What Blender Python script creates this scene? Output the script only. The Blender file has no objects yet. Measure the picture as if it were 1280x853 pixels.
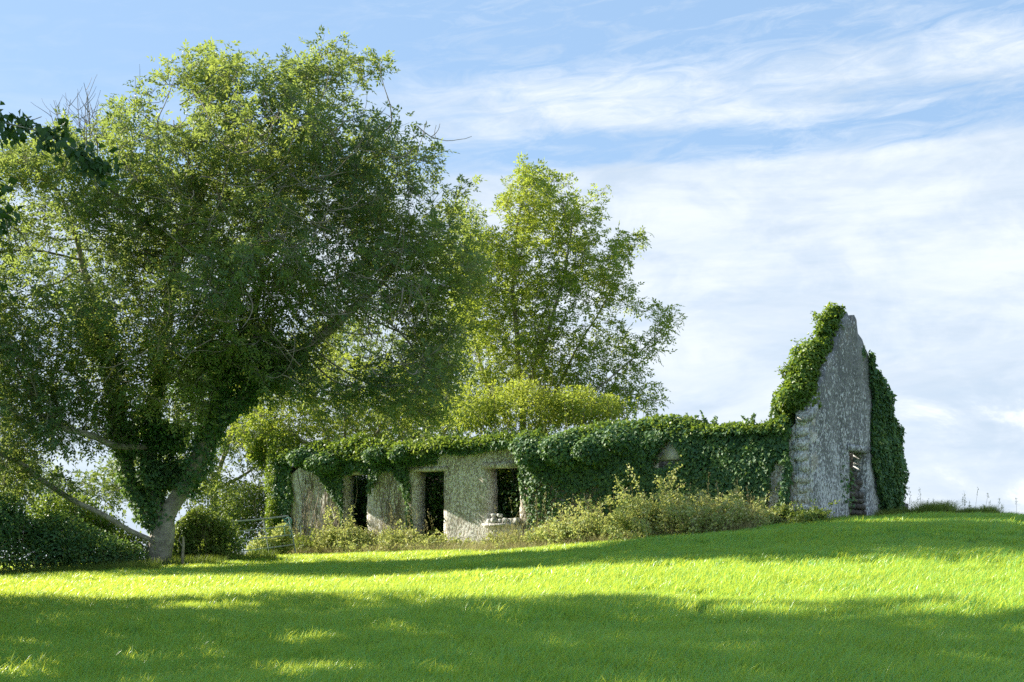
import bpy, math, random
import numpy as np
from mathutils import Vector
sc = bpy.context.scene
COL = sc.collection
R = math.radians
F = 1778.0; EYE = 1.6; HY = 695.0           # focal length in photo pixels, eye height, eye-level row

# ------------------------------------------------------------------ camera
cam = bpy.data.cameras.new('camera'); camo = bpy.data.objects.new('camera', cam); COL.objects.link(camo)
cam.sensor_width = 36; cam.lens = 50.0; cam.shift_y = (HY-426.5)/1280.0
cam.clip_start = 0.1; cam.clip_end = 9000
camo.location = (0, 0, EYE); camo.rotation_euler = (R(90), 0, 0)
sc.camera = camo

# ------------------------------------------------------------------ sun, sky, exposure
SUN_EL = R(28); LD = Vector((0.88, -0.475, 0)).normalized()        # horizontal travel of the light
sun = bpy.data.lights.new('sun', 'SUN'); suno = bpy.data.objects.new('sun', sun); COL.objects.link(suno)
sun.energy = 4.1; sun.angle = R(0.55); sun.color = (1.0, 0.93, 0.80)
ldir = Vector((LD.x*math.cos(SUN_EL), LD.y*math.cos(SUN_EL), -math.sin(SUN_EL)))
suno.rotation_euler = ldir.to_track_quat('-Z', 'Y').to_euler()
sc.view_settings.view_transform = 'Standard'; sc.view_settings.look = 'None'
sc.view_settings.exposure = 1.72; sc.view_settings.gamma = 1.0
try: sc.view_settings.use_curve_mapping = False
except Exception: pass
cy = sc.cycles
cy.max_bounces = 8; cy.diffuse_bounces = 4; cy.transmission_bounces = 6; cy.transparent_max_bounces = 8
try: cy.use_denoising = False
except Exception: pass

class NT:
    """tiny node helper"""
    def __init__(s, tree): s.t = tree; s.n = tree.nodes; s.l = tree.links
    def node(s, typ, **kw):
        n = s.n.new(typ)
        for k, v in kw.items(): setattr(n, k, v)
        return n
    def put(s, sock, v):
        if hasattr(v, 'is_output'): s.l.new(v, sock)
        elif v is not None: sock.default_value = v
    def math(s, op, a, b=None, c=None, clamp=False):
        n = s.node('ShaderNodeMath', operation=op, use_clamp=clamp)
        s.put(n.inputs[0], a)
        if b is not None: s.put(n.inputs[1], b)
        if c is not None: s.put(n.inputs[2], c)
        return n.outputs[0]
    def ramp(s, fac, stops, interp='LINEAR'):
        n = s.node('ShaderNodeValToRGB'); n.color_ramp.interpolation = interp
        e = n.color_ramp.elements
        while len(e) < len(stops): e.new(0.5)
        for q, (p, c) in zip(e, stops):
            q.position = p
            q.color = (c, c, c, 1) if not hasattr(c, '__len__') else (*c, 1)
        s.put(n.inputs[0], fac); return n.outputs[0]
    def noise(s, vec, scale, detail=4, rough=.55, dist=0.0):
        n = s.node('ShaderNodeTexNoise'); s.put(n.inputs['Vector'], vec)
        n.inputs['Scale'].default_value = scale; n.inputs['Detail'].default_value = detail
        n.inputs['Roughness'].default_value = rough; n.inputs['Distortion'].default_value = dist
        return n.outputs['Fac']
    def mix(s, fac, a, b, mode='MIX'):
        n = s.node('ShaderNodeMix', data_type='RGBA', blend_type=mode)
        s.put(n.inputs[0], fac)
        for k, v in ((6, a), (7, b)):
            if isinstance(v, tuple) and len(v) == 3: v = (*v, 1)
            s.put(n.inputs[k], v)
        return n.outputs[2]
    def comb(s, x, y, z):
        n = s.node('ShaderNodeCombineXYZ')
        for i, v in enumerate((x, y, z)): s.put(n.inputs[i], v)
        return n.outputs[0]
    def mapr(s, v, a, b, c, d, smooth=False):
        n = s.node('ShaderNodeMapRange'); n.clamp = True
        if smooth: n.interpolation_type = 'SMOOTHSTEP'
        s.put(n.inputs[0], v)
        for i, q in enumerate((a, b, c, d)): n.inputs[i+1].default_value = q
        return n.outputs[0]

w = bpy.data.worlds.new("World"); sc.world = w; w.use_nodes = True
g = NT(w.node_tree); g.n.clear()
sky = g.node('ShaderNodeTexSky', sky_type='NISHITA'); sky.sun_disc = False
sky.sun_elevation = SUN_EL; sky.sun_rotation = math.atan2(-LD.x, -LD.y)      # 0 = +Y, clockwise seen from above
sky.altitude = 50; sky.air_density = 1.0; sky.dust_density = 0.6; sky.ozone_density = 1.6
tc = g.node('ShaderNodeTexCoord'); sp = g.node('ShaderNodeSeparateXYZ'); g.l.new(tc.outputs['Generated'], sp.inputs[0])
X, Y, Z = sp.outputs
hyp = g.math('SQRT', g.math('ADD', g.math('MULTIPLY', X, X), g.math('MULTIPLY', Y, Y)))
el = g.math('DIVIDE', Z, g.math('MAXIMUM', hyp, 0.05))               # tangent of the elevation
az = g.math('ARCTAN2', X, Y)
cv = g.comb(g.math('MULTIPLY', az, 2.0), g.math('MULTIPLY', el, 13.0), 0.7)
n1 = g.noise(cv, 1.6, 7, .62, .5)
n1b = g.noise(g.comb(g.math('MULTIPLY', az, 9.0), g.math('MULTIPLY', g.math('SUBTRACT', el, g.math('MULTIPLY', az, 0.12)), 34.0), 3.1), 2.3, 8, .68, .7)
n2 = g.noise(g.comb(g.math('MULTIPLY', az, 6.0), g.math('MULTIPLY', el, 11.0), 5.3), 2.0, 6, .6, .4)
elw = g.math('ADD', g.math('SUBTRACT', el, g.math('MULTIPLY', az, 0.055)), g.math('MULTIPLY', g.math('SUBTRACT', n1, .5), 0.045))
cover = g.ramp(elw, [(0.0, .90), (.12, .93), (.24, .97), (.262, .95), (.272, .22), (.284, .06), (.298, .72), (.325, .66), (.348, .14), (.40, .04), (.60, .08), (.9, .10)], 'EASE')
low = g.ramp(elw, [(0.0, 1), (.255, 1), (.272, 0)])
side = g.math('MAXIMUM', low, g.mapr(az, -.22, .02, .15, 1.0, True))
cover = g.math('MULTIPLY', cover, side)
wisp = g.math('ADD', g.mapr(n1b, .32, .68, -.30, .26), g.mapr(n1, .3, .7, -.14, .14))
blue_left = g.mapr(az, -.36, -.02, -.22, 0.0)
wisp = g.math('MULTIPLY', wisp, g.math('MAXIMUM', low, g.mapr(az, -.16, .02, .25, 1.0, True)))
mask = g.math('ADD', g.math('ADD', cover, g.math('MULTIPLY', wisp, g.math('SUBTRACT', 1.15, g.math('MULTIPLY', low, .88)))), g.math('MULTIPLY', blue_left, low), clamp=True)
ctone = g.math('ADD', g.mapr(n2, .38, .62, .0, .5, True), g.mapr(n1, .35, .65, 0, .5, True))
ccol = g.mix(ctone, (3.7, 4.4, 5.25, 1), (5.35, 5.75, 6.2, 1))
# a few brighter cumulus tops low down on the right
puff = g.math('MULTIPLY', g.mapr(n2, .52, .66, 0, .8, True), g.math('MULTIPLY', g.mapr(el, .0, .04, 0, 1), g.math('MULTIPLY', g.mapr(el, .10, .15, 1, 0), g.mapr(az, .22, .30, 0, 1))))
ccol = g.mix(puff, ccol, (6.9, 7.0, 7.1, 1))
skyc = g.mix(.72, sky.outputs[0], (2.35, 3.65, 5.5, 1))                 # thin high veil over the clear sky
out = g.mix(mask, skyc, ccol)
bgn = g.node('ShaderNodeBackground'); g.l.new(out, bgn.inputs[0]); bgn.inputs[1].default_value = 0.0545
wo = g.node('ShaderNodeOutputWorld'); g.l.new(bgn.outputs[0], wo.inputs[0])

# ------------------------------------------------------------------ helpers
def rng_(s): return np.random.default_rng(s)
def P(px, py, d): return np.array(((px-640)/F*d, d, EYE+(HY-py)/F*d))     # a photo pixel at a real distance
def nrm(v): return v/np.maximum(np.linalg.norm(v, axis=-1, keepdims=True), 1e-9)
class Waves:
    def __init__(s, seed, freq, n=14):
        r = rng_(seed); d = nrm(r.normal(size=(n, 3))); s.k = d*freq*r.uniform(.6, 1.9, (n, 1)); s.p = r.uniform(0, 6.28, n); s.n = n
    def __call__(s, p): return np.sin(p@s.k.T+s.p).sum(-1)/math.sqrt(s.n/2)*.5     # roughly -1..1
def tag(o, label=None, cat=None, group=None, kind=None):
    if label: o['label'] = label
    if cat: o['category'] = cat
    if group: o['group'] = group
    if kind: o['kind'] = kind
    return o
def empty(name, loc, label, cat, group=None):
    o = bpy.data.objects.new(name, None); COL.objects.link(o); o.location = loc; o.empty_display_size = .2
    o['loc'] = tuple(float(a) for a in loc)
    return tag(o, label, cat, group)
class Geo:
    def __init__(s): s.v = []; s.f = []; s.n = 0; s.smooth = False
    def add(s, v, f):
        v = np.asarray(v, float).reshape(-1, 3); f = np.asarray(f, int).reshape(-1, 3)
        s.v.append(v); s.f.append(f+s.n); s.n += len(v)
    def quads(s, v, q):
        q = np.asarray(q, int).reshape(-1, 4)
        s.add(v, np.concatenate([q[:, [0, 1, 2]], q[:, [0, 2, 3]]]))
    def box(s, c, sx, sy, sz, ax=None, jit=0, r=None):
        """box centred on c, half sizes along the axes ax"""
        ax = np.eye(3) if ax is None else np.asarray(ax)
        k = np.array([[a, b, d] for d in (-1, 1) for b in (-1, 1) for a in (-1, 1)], float)*(sx, sy, sz)
        if jit: k = k*(1+r.uniform(-jit, jit, k.shape))
        s.quads(np.asarray(c)+k@ax, [(0, 2, 3, 1), (4, 5, 7, 6), (0, 1, 5, 4), (2, 6, 7, 3), (0, 4, 6, 2), (1, 3, 7, 5)])
    def tubes(s, A, B, dA, dB, ra, rb, n=5):
        """many tapered segments at once"""
        ref = np.array((.86, .43, .27))
        a = np.arange(n)*2*np.pi/n; cs, sn = np.cos(a), np.sin(a)
        def ring(c, d, r):
            d = nrm(d); e1 = nrm(np.cross(d, ref)); e2 = np.cross(d, e1)
            return c[:, None]+(e1[:, None]*cs[None, :, None]+e2[:, None]*sn[None, :, None])*r[:, None, None]
        V = np.concatenate([ring(A, dA, ra), ring(B, dB, rb)], 1); m = len(A)
        i = np.arange(n); j = (i+1) % n
        q = np.stack([i, j, j+n, i+n], 1)
        s.quads(V, (q[None]+(np.arange(m)*2*n)[:, None, None]).reshape(-1, 4))
    def path(s, pts, r, n=6, cap=True):
        pts = np.asarray(pts, float); d = np.gradient(pts, axis=0); r = np.broadcast_to(np.asarray(r, float), (len(pts),))
        s.tubes(pts[:-1], pts[1:], d[:-1], d[1:], r[:-1], r[1:], n)
        if cap:
            for e, dd, rr in ((0, -d[0], r[0]), (-1, d[-1], r[-1])):
                s.tubes(pts[[e]], pts[[e]]+nrm(dd)*1e-3, dd[None], dd[None], np.array([rr]), np.array([rr*.02]), n)
    def build(s, name, mat, parent=None, smooth=None, origin=None):
        V = np.concatenate(s.v); T = np.concatenate(s.f)
        o = bpy.data.objects.new(name, mesh_(name, V, T, mat, s.smooth if smooth is None else smooth, origin, parent)); COL.objects.link(o)
        if name in ('foliage', 'crown', 'spray', 'stem', 'bare_branch', 'dead_twig'): o['kind'] = 'stuff'
        if parent is not None: o.parent = parent
        elif origin is not None: o.location = origin
        return o
def world_of(o):
    p = np.zeros(3)
    while o is not None: p = p+np.array(o.get('loc', (0, 0, 0))); o = o.parent
    return p
def mesh_(name, V, T, mat, smooth, origin=None, parent=None):
    off = world_of(parent) if parent is not None else (np.zeros(3) if origin is None else np.asarray(origin))
    V = (V-off).astype(np.float32); T = T.astype(np.int32)
    me = bpy.data.meshes.new(name); me.vertices.add(len(V)); me.vertices.foreach_set('co', V.ravel())
    me.loops.add(T.size); me.loops.foreach_set('vertex_index', T.ravel())
    me.polygons.add(len(T)); me.polygons.foreach_set('loop_start', np.arange(0, T.size, 3, dtype=np.int32))
    if smooth: me.polygons.foreach_set('use_smooth', np.ones(len(T), bool))
    me.update(calc_edges=True)
    if mat: me.materials.append(mat)
    return me

# leaves ----------------------------------------------------------------
def leaves(G, C, D, N, L, W, fold=.18, kite=.42):
    """one folded kite per leaf: base C, direction D, facing N"""
    D = nrm(D); S = nrm(np.cross(D, N)); N = np.cross(S, D)
    L = np.broadcast_to(L, (len(C),))[:, None]; W = np.broadcast_to(W, (len(C),))[:, None]
    V = np.stack([C, C+D*L*kite-S*W*.5+N*W*fold, C+D*L-N*L*.06, C+D*L*kite+S*W*.5+N*W*fold], 1)
    b = (np.arange(len(C))*4)[:, None]
    G.add(V, np.concatenate([b+[0, 2, 1], b+[0, 3, 2]]))
def compound(G, C, D, r, pairs=3, rach=.22, L=.10, W=.042, droop=.35, upf=1.0):
    """pinnate leaves: pairs of leaflets and a terminal one along a drooping stalk"""
    m = len(C); D = nrm(D); rach = rach*r.uniform(.7, 1.25, (m, 1))
    up = nrm(np.array((0, 0, upf))+r.normal(0, .45, (m, 3)))
    S = nrm(np.cross(D, up)); Nn = np.cross(S, D)
    for k in range(pairs+1):
        t = (k+1)/(pairs+1); c = C+D*rach*t-np.array((0, 0, 1.))*droop*rach*t*t
        if k == pairs:
            leaves(G, c, D+np.array((0, 0, -droop)), Nn+r.normal(0, .25, (m, 3)), L*r.uniform(.8, 1.2, m), W*r.uniform(.8, 1.2, m))
        else:
            for sgn in (-1, 1):
                d = D*.55+S*sgn*.9+np.array((0, 0, -droop*.7))+r.normal(0, .22, (m, 3))
                leaves(G, c, d, Nn+r.normal(0, .3, (m, 3)), L*r.uniform(.75, 1.15, m), W*r.uniform(.75, 1.15, m))
def blob_points(blobs, n, r, shell=.45, lump=.28, lf=1.2, seed=0, gap=-9, gf=1.6):
    """points filling ellipsoids towards their uneven skins; also the outward direction"""
    B = np.array([list(b[0])+list(b[1]) for b in blobs]); vol = B[:, 3]*B[:, 4]*B[:, 5]; vol = vol**.66
    k = r.choice(len(B), n, p=vol/vol.sum()); d = nrm(r.normal(size=(n, 3)))
    rad = r.uniform(0, 1, n)**shell
    wv = Waves(seed+5, lf); c = B[k, :3]; e = B[k, 3:]
    rad = rad*(1+lump*wv(c+d*e))
    p = c+d*e*rad[:, None]; od = nrm(d/e)
    if gap > -5:
        g2 = Waves(seed+9, gf); keep = g2(p) > gap; p, od = p[keep], od[keep]
    return p, od

# ------------------------------------------------------------------ materials
def newmat(name):
    m = bpy.data.materials.new(name); m.use_nodes = True; h = NT(m.node_tree); h.n.clear()
    h.out = h.node('ShaderNodeOutputMaterial'); return m, h
def pos(h): return h.node('ShaderNodeNewGeometry').outputs['Position']
def leafmat(name, cols, trans=(.30, .42, .04), tf=.38, rough=.5, clump=.55, spec=.35, nscale=.5):
    m, h = newmat(name); ge = h.node('ShaderNodeNewGeometry')
    a = h.noise(ge.outputs['Position'], nscale, 3, .6)
    f = h.math('ADD', h.math('MULTIPLY', ge.outputs['Random Per Island'], 1-clump), h.math('MULTIPLY', h.mapr(a, .32, .68, 0, 1), clump))
    col = h.ramp(f, cols)
    pr = h.node('ShaderNodeBsdfPrincipled'); h.l.new(col, pr.inputs['Base Color']); pr.inputs['Roughness'].default_value = rough
    pr.inputs['Specular IOR Level'].default_value = spec
    tr = h.node('ShaderNodeBsdfTranslucent'); h.l.new(h.mix(.62, col, trans), tr.inputs[0])
    mx = h.node('ShaderNodeMixShader'); mx.inputs[0].default_value = tf
    h.l.new(pr.outputs[0], mx.inputs[1]); h.l.new(tr.outputs[0], mx.inputs[2]); h.l.new(mx.outputs[0], h.out.inputs[0])
    return m
M = {}
M['ash'] = leafmat('ash_leaf', [(0, (.055, .120, .075)), (.35, (.090, .180, .085)), (.65, (.17, .26, .07)), (1, (.34, .36, .09))], (.50, .58, .08), .42, .55, .6, .25, .35)
M['ash2'] = leafmat('bright_leaf', [(0, (.085, .19, .04)), (.5, (.20, .31, .045)), (1, (.42, .43, .08))], (.56, .62, .06), .45, .5)
M['sycamore'] = leafmat('broad_leaf', [(0, (.02, .06, .018)), (.6, (.04, .10, .025)), (1, (.08, .14, .03))], (.2, .36, .04), .22, .5)
M['ivy'] = leafmat('ivy_leaf', [(0, (.050, .120, .060)), (.5, (.085, .19, .075)), (.85, (.16, .27, .070)), (1, (.28, .33, .08))], (.32, .48, .06), .26, .60, .22, .4, 1.3)
M['ivy_light'] = leafmat('light_ivy_leaf', [(0, (.05, .12, .02)), (.5, (.11, .20, .03)), (1, (.24, .28, .045))], (.42, .55, .05), .34, .45, .5, .35, 1.3)
M['shrub'] = leafmat('shrub_leaf', [(0, (.06, .13, .045)), (.5, (.13, .22, .055)), (1, (.30, .34, .08))], (.40, .48, .05), .34, .5)
M['bramble'] = leafmat('bramble_leaf', [(0, (.12, .23, .06)), (.35, (.27, .38, .10)), (.75, (.52, .56, .22)), (.94, (.64, .60, .32)), (1, (.50, .30, .16))], (.62, .60, .14), .38, .55, .4)
M['dry'] = leafmat('dry_grass_blade', [(0, (.20, .21, .07)), (.5, (.36, .32, .14)), (1, (.50, .42, .22))], (.5, .45, .2), .3, .6, .4)
M['weed'] = leafmat('weed_blade', [(0, (.07, .14, .02)), (.6, (.15, .22, .035)), (1, (.33, .33, .10))], (.40, .50, .05), .4, .5, .4)
def barkmat(name, c1, c2, sc_=6):
    m, h = newmat(name); p = pos(h)
    a = h.noise(p, sc_, 6, .65); b = h.noise(p, 1.3, 3)
    col = h.ramp(h.math('ADD', h.math('MULTIPLY', a, .7), h.math('MULTIPLY', b, .3)), [(.36, c1), (.62, c2)])
    pr = h.node('ShaderNodeBsdfPrincipled'); h.l.new(col, pr.inputs['Base Color']); pr.inputs['Roughness'].default_value = .9
    bu = h.node('ShaderNodeBump'); bu.inputs['Strength'].default_value = .7; bu.inputs['Distance'].default_value = .03; h.l.new(a, bu.inputs['Height'])
    h.l.new(bu.outputs[0], pr.inputs['Normal']); h.l.new(pr.outputs[0], h.out.inputs[0]); return m
M['bark'] = barkmat('ash_bark', (.16, .14, .11), (.42, .38, .31))
M['twig'] = barkmat('twig_bark', (.13, .10, .075), (.33, .28, .20))
def wallmat(name, dark, mid, pale, zfade=None, fleck=.50):
    """weathered lime render: white lichen flecks, grey grime streaks, bare brown patches"""
    m, h = newmat(name); p = pos(h)
    st = h.node('ShaderNodeMapping'); st.inputs['Scale'].default_value = (1, 1, .55); h.l.new(p, st.inputs[0])
    vs = h.node('ShaderNodeMapping'); vs.inputs['Scale'].default_value = (1, 1, .16); h.l.new(p, vs.inputs[0])
    fl = h.noise(st.outputs[0], 19.0, 3, .65, .2); fl2 = h.noise(st.outputs[0], 2.6, 5, .65); gr = h.noise(vs.outputs[0], 1.5, 4, .6); fine = h.noise(p, 42, 4, .65); mott = h.noise(p, 6.0, 4, .6)
    base = h.mix(h.mapr(gr, .35, .65, 0, 1), mid, dark)
    base = h.mix(h.mapr(mott, .42, .62, 0, .55), base, tuple(q*.5 for q in dark))
    base = h.mix(h.mapr(fl2, .56, .66, 0, .5), base, (.24, .17, .10))
    fm = h.math('ADD', fl, h.math('ADD', h.math('MULTIPLY', h.math('SUBTRACT', fl2, .5), .40), h.math('MULTIPLY', h.math('SUBTRACT', mott, .5), .22)))
    if zfade:
        sz = h.node('ShaderNodeSeparateXYZ'); h.l.new(p, sz.inputs[0])
        fm = h.math('SUBTRACT', fm, h.mapr(sz.outputs[2], zfade[0], zfade[1], 0, .12))
    fl_ = h.mapr(fm, fleck, fleck+.07, 0, .95)
    col = h.mix(fl_, base, pale)
    col = h.mix(h.mapr(fine, .35, .7, 0, .28), col, (.10, .095, .08))
    pr = h.node('ShaderNodeBsdfPrincipled'); h.l.new(col, pr.inputs['Base Color']); pr.inputs['Roughness'].default_value = .92
    bu = h.node('ShaderNodeBump'); bu.inputs['Strength'].default_value = .8; bu.inputs['Distance'].default_value = .04
    h.l.new(h.math('ADD', fm, h.math('MULTIPLY', fine, .3)), bu.inputs['Height']); h.l.new(bu.outputs[0], pr.inputs['Normal'])
    h.l.new(pr.outputs[0], h.out.inputs[0]); return m
M['render'] = wallmat('lime_render', (.34, .30, .23), (.64, .58, .47), (.92, .89, .82), None, .475)
M['gable'] = wallmat('grey_gable_render', (.18, .18, .175), (.33, .325, .31), (.84, .84, .83), (3.4, 7.2), .465)
M['stone'] = wallmat('rubble_stone', (.10, .09, .075), (.20, .17, .13), (.38, .36, .31), None, .58)
M['pale_stone'] = wallmat('whitewashed_stone', (.24, .23, .20), (.45, .43, .38), (.72, .71, .67), None, .46)
def plain(name, c, rough=.6, metal=0.0, var=.25, scale=9):
    m, h = newmat(name); n = h.noise(pos(h), scale, 4)
    col = h.mix(h.mapr(n, .3, .7, 0, 1), tuple(a*(1-var) for a in c), tuple(min(1, a*(1+var)) for a in c))
    pr = h.node('ShaderNodeBsdfPrincipled'); h.l.new(col, pr.inputs['Base Color']); pr.inputs['Roughness'].default_value = rough; pr.inputs['Metallic'].default_value = metal
    h.l.new(pr.outputs[0], h.out.inputs[0]); return m
M['galv'] = plain('galvanised_steel', (.34, .35, .34), .65, .1)
M['rope'] = plain('teal_rope', (.16, .36, .38), .8)
M['wood'] = plain('weathered_wood', (.32, .27, .19), .85)

def groundmat():
    m, h = newmat('pasture_soil'); p = pos(h)
    a = h.noise(p, .5, 4); b = h.noise(p, 14, 5, .7)
    col = h.mix(h.mapr(a, .3, .7, 0, 1), (.06, .12, .018), (.10, .17, .025)); col = h.mix(h.mapr(b, .35, .7, 0, .6), col, (.05, .07, .02))
    pr = h.node('ShaderNodeBsdfPrincipled'); h.l.new(col, pr.inputs['Base Color']); pr.inputs['Roughness'].default_value = 1; pr.inputs['Specular IOR Level'].default_value = .05
    h.l.new(pr.outputs[0], h.out.inputs[0]); return m
M['ground'] = groundmat()
def grassmat():
    m, h = newmat('pasture_grass'); ge = h.node('ShaderNodeNewGeometry'); oi = h.node('ShaderNodeObjectInfo')
    a = h.noise(ge.outputs['Position'], .35, 4, .6); b = h.noise(ge.outputs['Position'], 3.0, 3, .6)
    f = h.math('ADD', h.math('MULTIPLY', ge.outputs['Random Per Island'], .4), h.math('ADD', h.math('MULTIPLY', oi.outputs['Random'], .15), h.math('ADD', h.mapr(a, .3, .7, 0, .25), h.mapr(b, .3, .7, 0, .2))))
    col = h.ramp(f, [(0, (.085, .32, .065)), (.45, (.155, .48, .09)), (.8, (.26, .56, .10)), (1, (.50, .66, .20))])
    pr = h.node('ShaderNodeBsdfPrincipled'); h.l.new(col, pr.inputs['Base Color']); pr.inputs['Roughness'].default_value = .36; pr.inputs['Specular IOR Level'].default_value = .6
    tr = h.node('ShaderNodeBsdfTranslucent'); h.l.new(h.mix(.62, col, (1.0, .90, .06)), tr.inputs[0])
    mx = h.node('ShaderNodeMixShader'); mx.inputs[0].default_value = .45
    h.l.new(pr.outputs[0], mx.inputs[1]); h.l.new(tr.outputs[0], mx.inputs[2]); h.l.new(mx.outputs[0], h.out.inputs[0]); return m
M['grass'] = grassmat()

# ------------------------------------------------------------------ terrain
CP = np.array([(-6.3, 47, 1.55), (0, 42, 1.72), (4.6, 39, 2.04), (7.8, 37.2, 2.43), (11.5, 41, 2.58), (15, 42, 2.66), (-10, 41, 1.23), (-15, 42, 1.0),
    (0, 12, .49), (-5, 14, .42), (5, 14, .60), (0, 20, .80), (8, 22, 1.12), (-7, 22, .68), (12, 31, 1.88), (0, 31, 1.25), (-9, 32, .95), (17, 34, 2.1), (0, 0, 0),
    (0, 50, 1.8), (8, 45, 2.5), (15, 52, 2.3), (-12, 55, 1.2), (5, 60, 1.6), (15, 62, 1.5), (-15, 62, .8), (-18, 25, .5), (20, 20, 1.2)], float)
def base_h(x, y):
    return .041*np.clip(y, -40, 45)-.02*np.clip(y-55, 0, 500)-.01*np.clip(np.abs(x)-40, 0, 500)
_s = 8.0
_K = np.exp(-((CP[:, None, :2]-CP[None, :, :2])**2).sum(-1)/(2*_s*_s))
_W = np.linalg.solve(_K+np.eye(len(CP))*.01, CP[:, 2]-base_h(CP[:, 0], CP[:, 1]))
def H(x, y):
    x = np.asarray(x, float); y = np.asarray(y, float)
    k = np.exp(-((x[..., None]-CP[:, 0])**2+(y[..., None]-CP[:, 1])**2)/(2*_s*_s))
    return base_h(x, y)+k@_W+.035*np.sin(x*.9+y*.35)*np.sin(y*.7-x*.2)
def axis(lo, hi, step, far):
    a = list(np.arange(lo, hi+step/2, step)); s_ = step; q = hi
    while q < far: s_ *= 1.35; q += s_; a.append(q)
    s_ = step; q = lo
    while q > -far: s_ *= 1.35; q -= s_; a.insert(0, q)
    return np.array(a)
xs = axis(-26, 26, .5, 4000); ys = axis(-4, 64, .5, 4000)
gx, gy = np.meshgrid(xs, ys); gz = H(gx, gy)
G = Geo(); G.smooth = True; nx, ny = len(xs), len(ys)
i, j = np.meshgrid(np.arange(nx-1), np.arange(ny-1)); a = (j*nx+i).ravel()
G.quads(np.stack([gx, gy, gz], -1), np.stack([a, a+1, a+1+nx, a+nx], 1))
tag(G.build('ground', M['ground']), kind='structure')

# ------------------------------------------------------------------ the ruined cottage
CW, SW = .8, .6
P0 = np.array((7.95, 38.0, 0.0))
UD = np.array((-CW, SW, 0)); ND = np.array((-SW, -CW, 0))       # along the front wall (leftwards), outward from it
VD = np.array((SW, CW, 0)); GD = np.array((CW, -SW, 0))         # along the gable (away), outward from it
LEN, WID = 20.3, 5.8
EX = np.array((1., 0, 0))
house = empty('ruined_cottage', (0, 45, 1.6), 'long roofless stone cottage ruin with a tall pointed gable wall, half buried in ivy', 'ruin')
dispw = Waves(11, 5.0); dispf = Waves(12, 16.0)
def wall(name, O, A, N, us, zl, top, hole, thick, mat, parent, jit=.02):
    """solid wall: O origin, A along, N outward; us columns, zl fixed rows (the last = lintel row), top(u) profile, hole(u,z)"""
    ntop = 10; nz = len(zl)+ntop; us = np.asarray(us)
    tp = np.array([top(u) for u in us]); Zg = np.zeros((len(us), nz)); Zg[:, :len(zl)] = zl
    for q in range(ntop): Zg[:, len(zl)+q] = zl[-1]+(tp-zl[-1])*(q+1)/ntop
    Ug = np.repeat(us[:, None], nz, 1)
    front = O+Ug[..., None]*A; front = front+Zg[..., None]*np.array((0, 0, 1.)); back = front-N*thick
    nf = dispw(front.reshape(-1, 3)).reshape(Ug.shape)*.025+dispf(front.reshape(-1, 3)).reshape(Ug.shape)*.014
    front = front+nf[..., None]*N; back = back+nf[..., None]*N*.8
    sh = (dispf(front.reshape(-1, 3)+7).reshape(Ug.shape)*jit)[..., None]*A; front = front+sh; back = back+sh
    sv = (dispf(front.reshape(-1, 3)+17).reshape(Ug.shape)*jit)[..., None]*np.array((0, 0, 1.)); front = front+sv; back = back+sv
    V = np.stack([front, back], 2); nu = len(us); idx = lambda a, b, k: (a*nz+b)*2+k
    solid = np.zeros((nu+1, nz+1), bool)
    for a in range(nu-1):
        for b in range(nz-1):
            u = (us[a]+us[a+1])/2; z = (Zg[a, b]+Zg[a, b+1])/2
            solid[a+1, b+1] = not hole(u, z)
    q = []
    for a in range(nu-1):
        for b in range(nz-1):
            if not solid[a+1, b+1]: continue
            q.append((idx(a, b, 0), idx(a, b+1, 0), idx(a+1, b+1, 0), idx(a+1, b, 0)))
            q.append((idx(a, b, 1), idx(a+1, b, 1), idx(a+1, b+1, 1), idx(a, b+1, 1)))
            if not solid[a, b+1]: q.append((idx(a, b, 0), idx(a, b, 1), idx(a, b+1, 1), idx(a, b+1, 0)))
            if not solid[a+2, b+1]: q.append((idx(a+1, b, 0), idx(a+1, b+1, 0), idx(a+1, b+1, 1), idx(a+1, b, 1)))
            if not solid[a+1, b]: q.append((idx(a, b, 0), idx(a+1, b, 0), idx(a+1, b, 1), idx(a, b, 1)))
            if not solid[a+1, b+2]: q.append((idx(a, b+1, 0), idx(a, b+1, 1), idx(a+1, b+1, 1), idx(a+1, b+1, 0)))
    G = Geo(); G.quads(V.reshape(-1, 3), q); return G.build(name, mat, parent)
def lines(pts, step):
    out = []
    for a, b in zip(pts[:-1], pts[1:]):
        n = max(1, round((b-a)/step)); out += list(np.linspace(a, b, n, endpoint=False))
    return out+[pts[-1]]
WIN = (9.63, 10.92); D1 = (12.66, 13.92); D2 = (15.98, 17.12); HW = (3.95, 5.0)
ZL, ZS = 4.35, 2.62
rj = rng_(3)
_tn = {}
def ftop(u):
    z = 5.02+.06*math.sin(u*2.1)+.05*math.sin(u*5.3+1)
    if u < .55: z += .45*(1-u/.55)
    if 14.2 < u < 15.9: z -= .45*math.sin((u-14.2)/1.7*math.pi)
    if u > 17.6: z -= .25*(u-17.6)
    return z
def fhole(u, z):
    if WIN[0] < u < WIN[1] and ZS < z < ZL: return True
    if D1[0] < u < D1[1] and z < ZL and z > 1.5: return True
    if D2[0] < u < D2[1] and z < ZL and z > 1.5: return True
    if HW[0] < u < HW[1] and 2.9 < z < ZL: return True
    return False
fw = wall('front_wall', P0, UD, ND, lines([0, HW[0], HW[1], WIN[0], WIN[1], D1[0], D1[1], D2[0], D2[1], LEN], .17), lines([.9, 1.5, ZS, 2.9, ZL], .17), ftop, fhole, .55, M['render'], house)
gw_top = lambda v: min(8.42, 5.35+(8.62-5.35)*(1-abs(v-2.62)/(2.65 if v < 2.65 else WID-2.62))**.92)+.07*math.sin(v*7)+.06*math.sin(v*19)+(.09*math.floor(math.sin(v*11.3)*2)/2 if v < 4.2 else 0) if v > .01 else 5.42
GDR = (2.58, 3.78)
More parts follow.
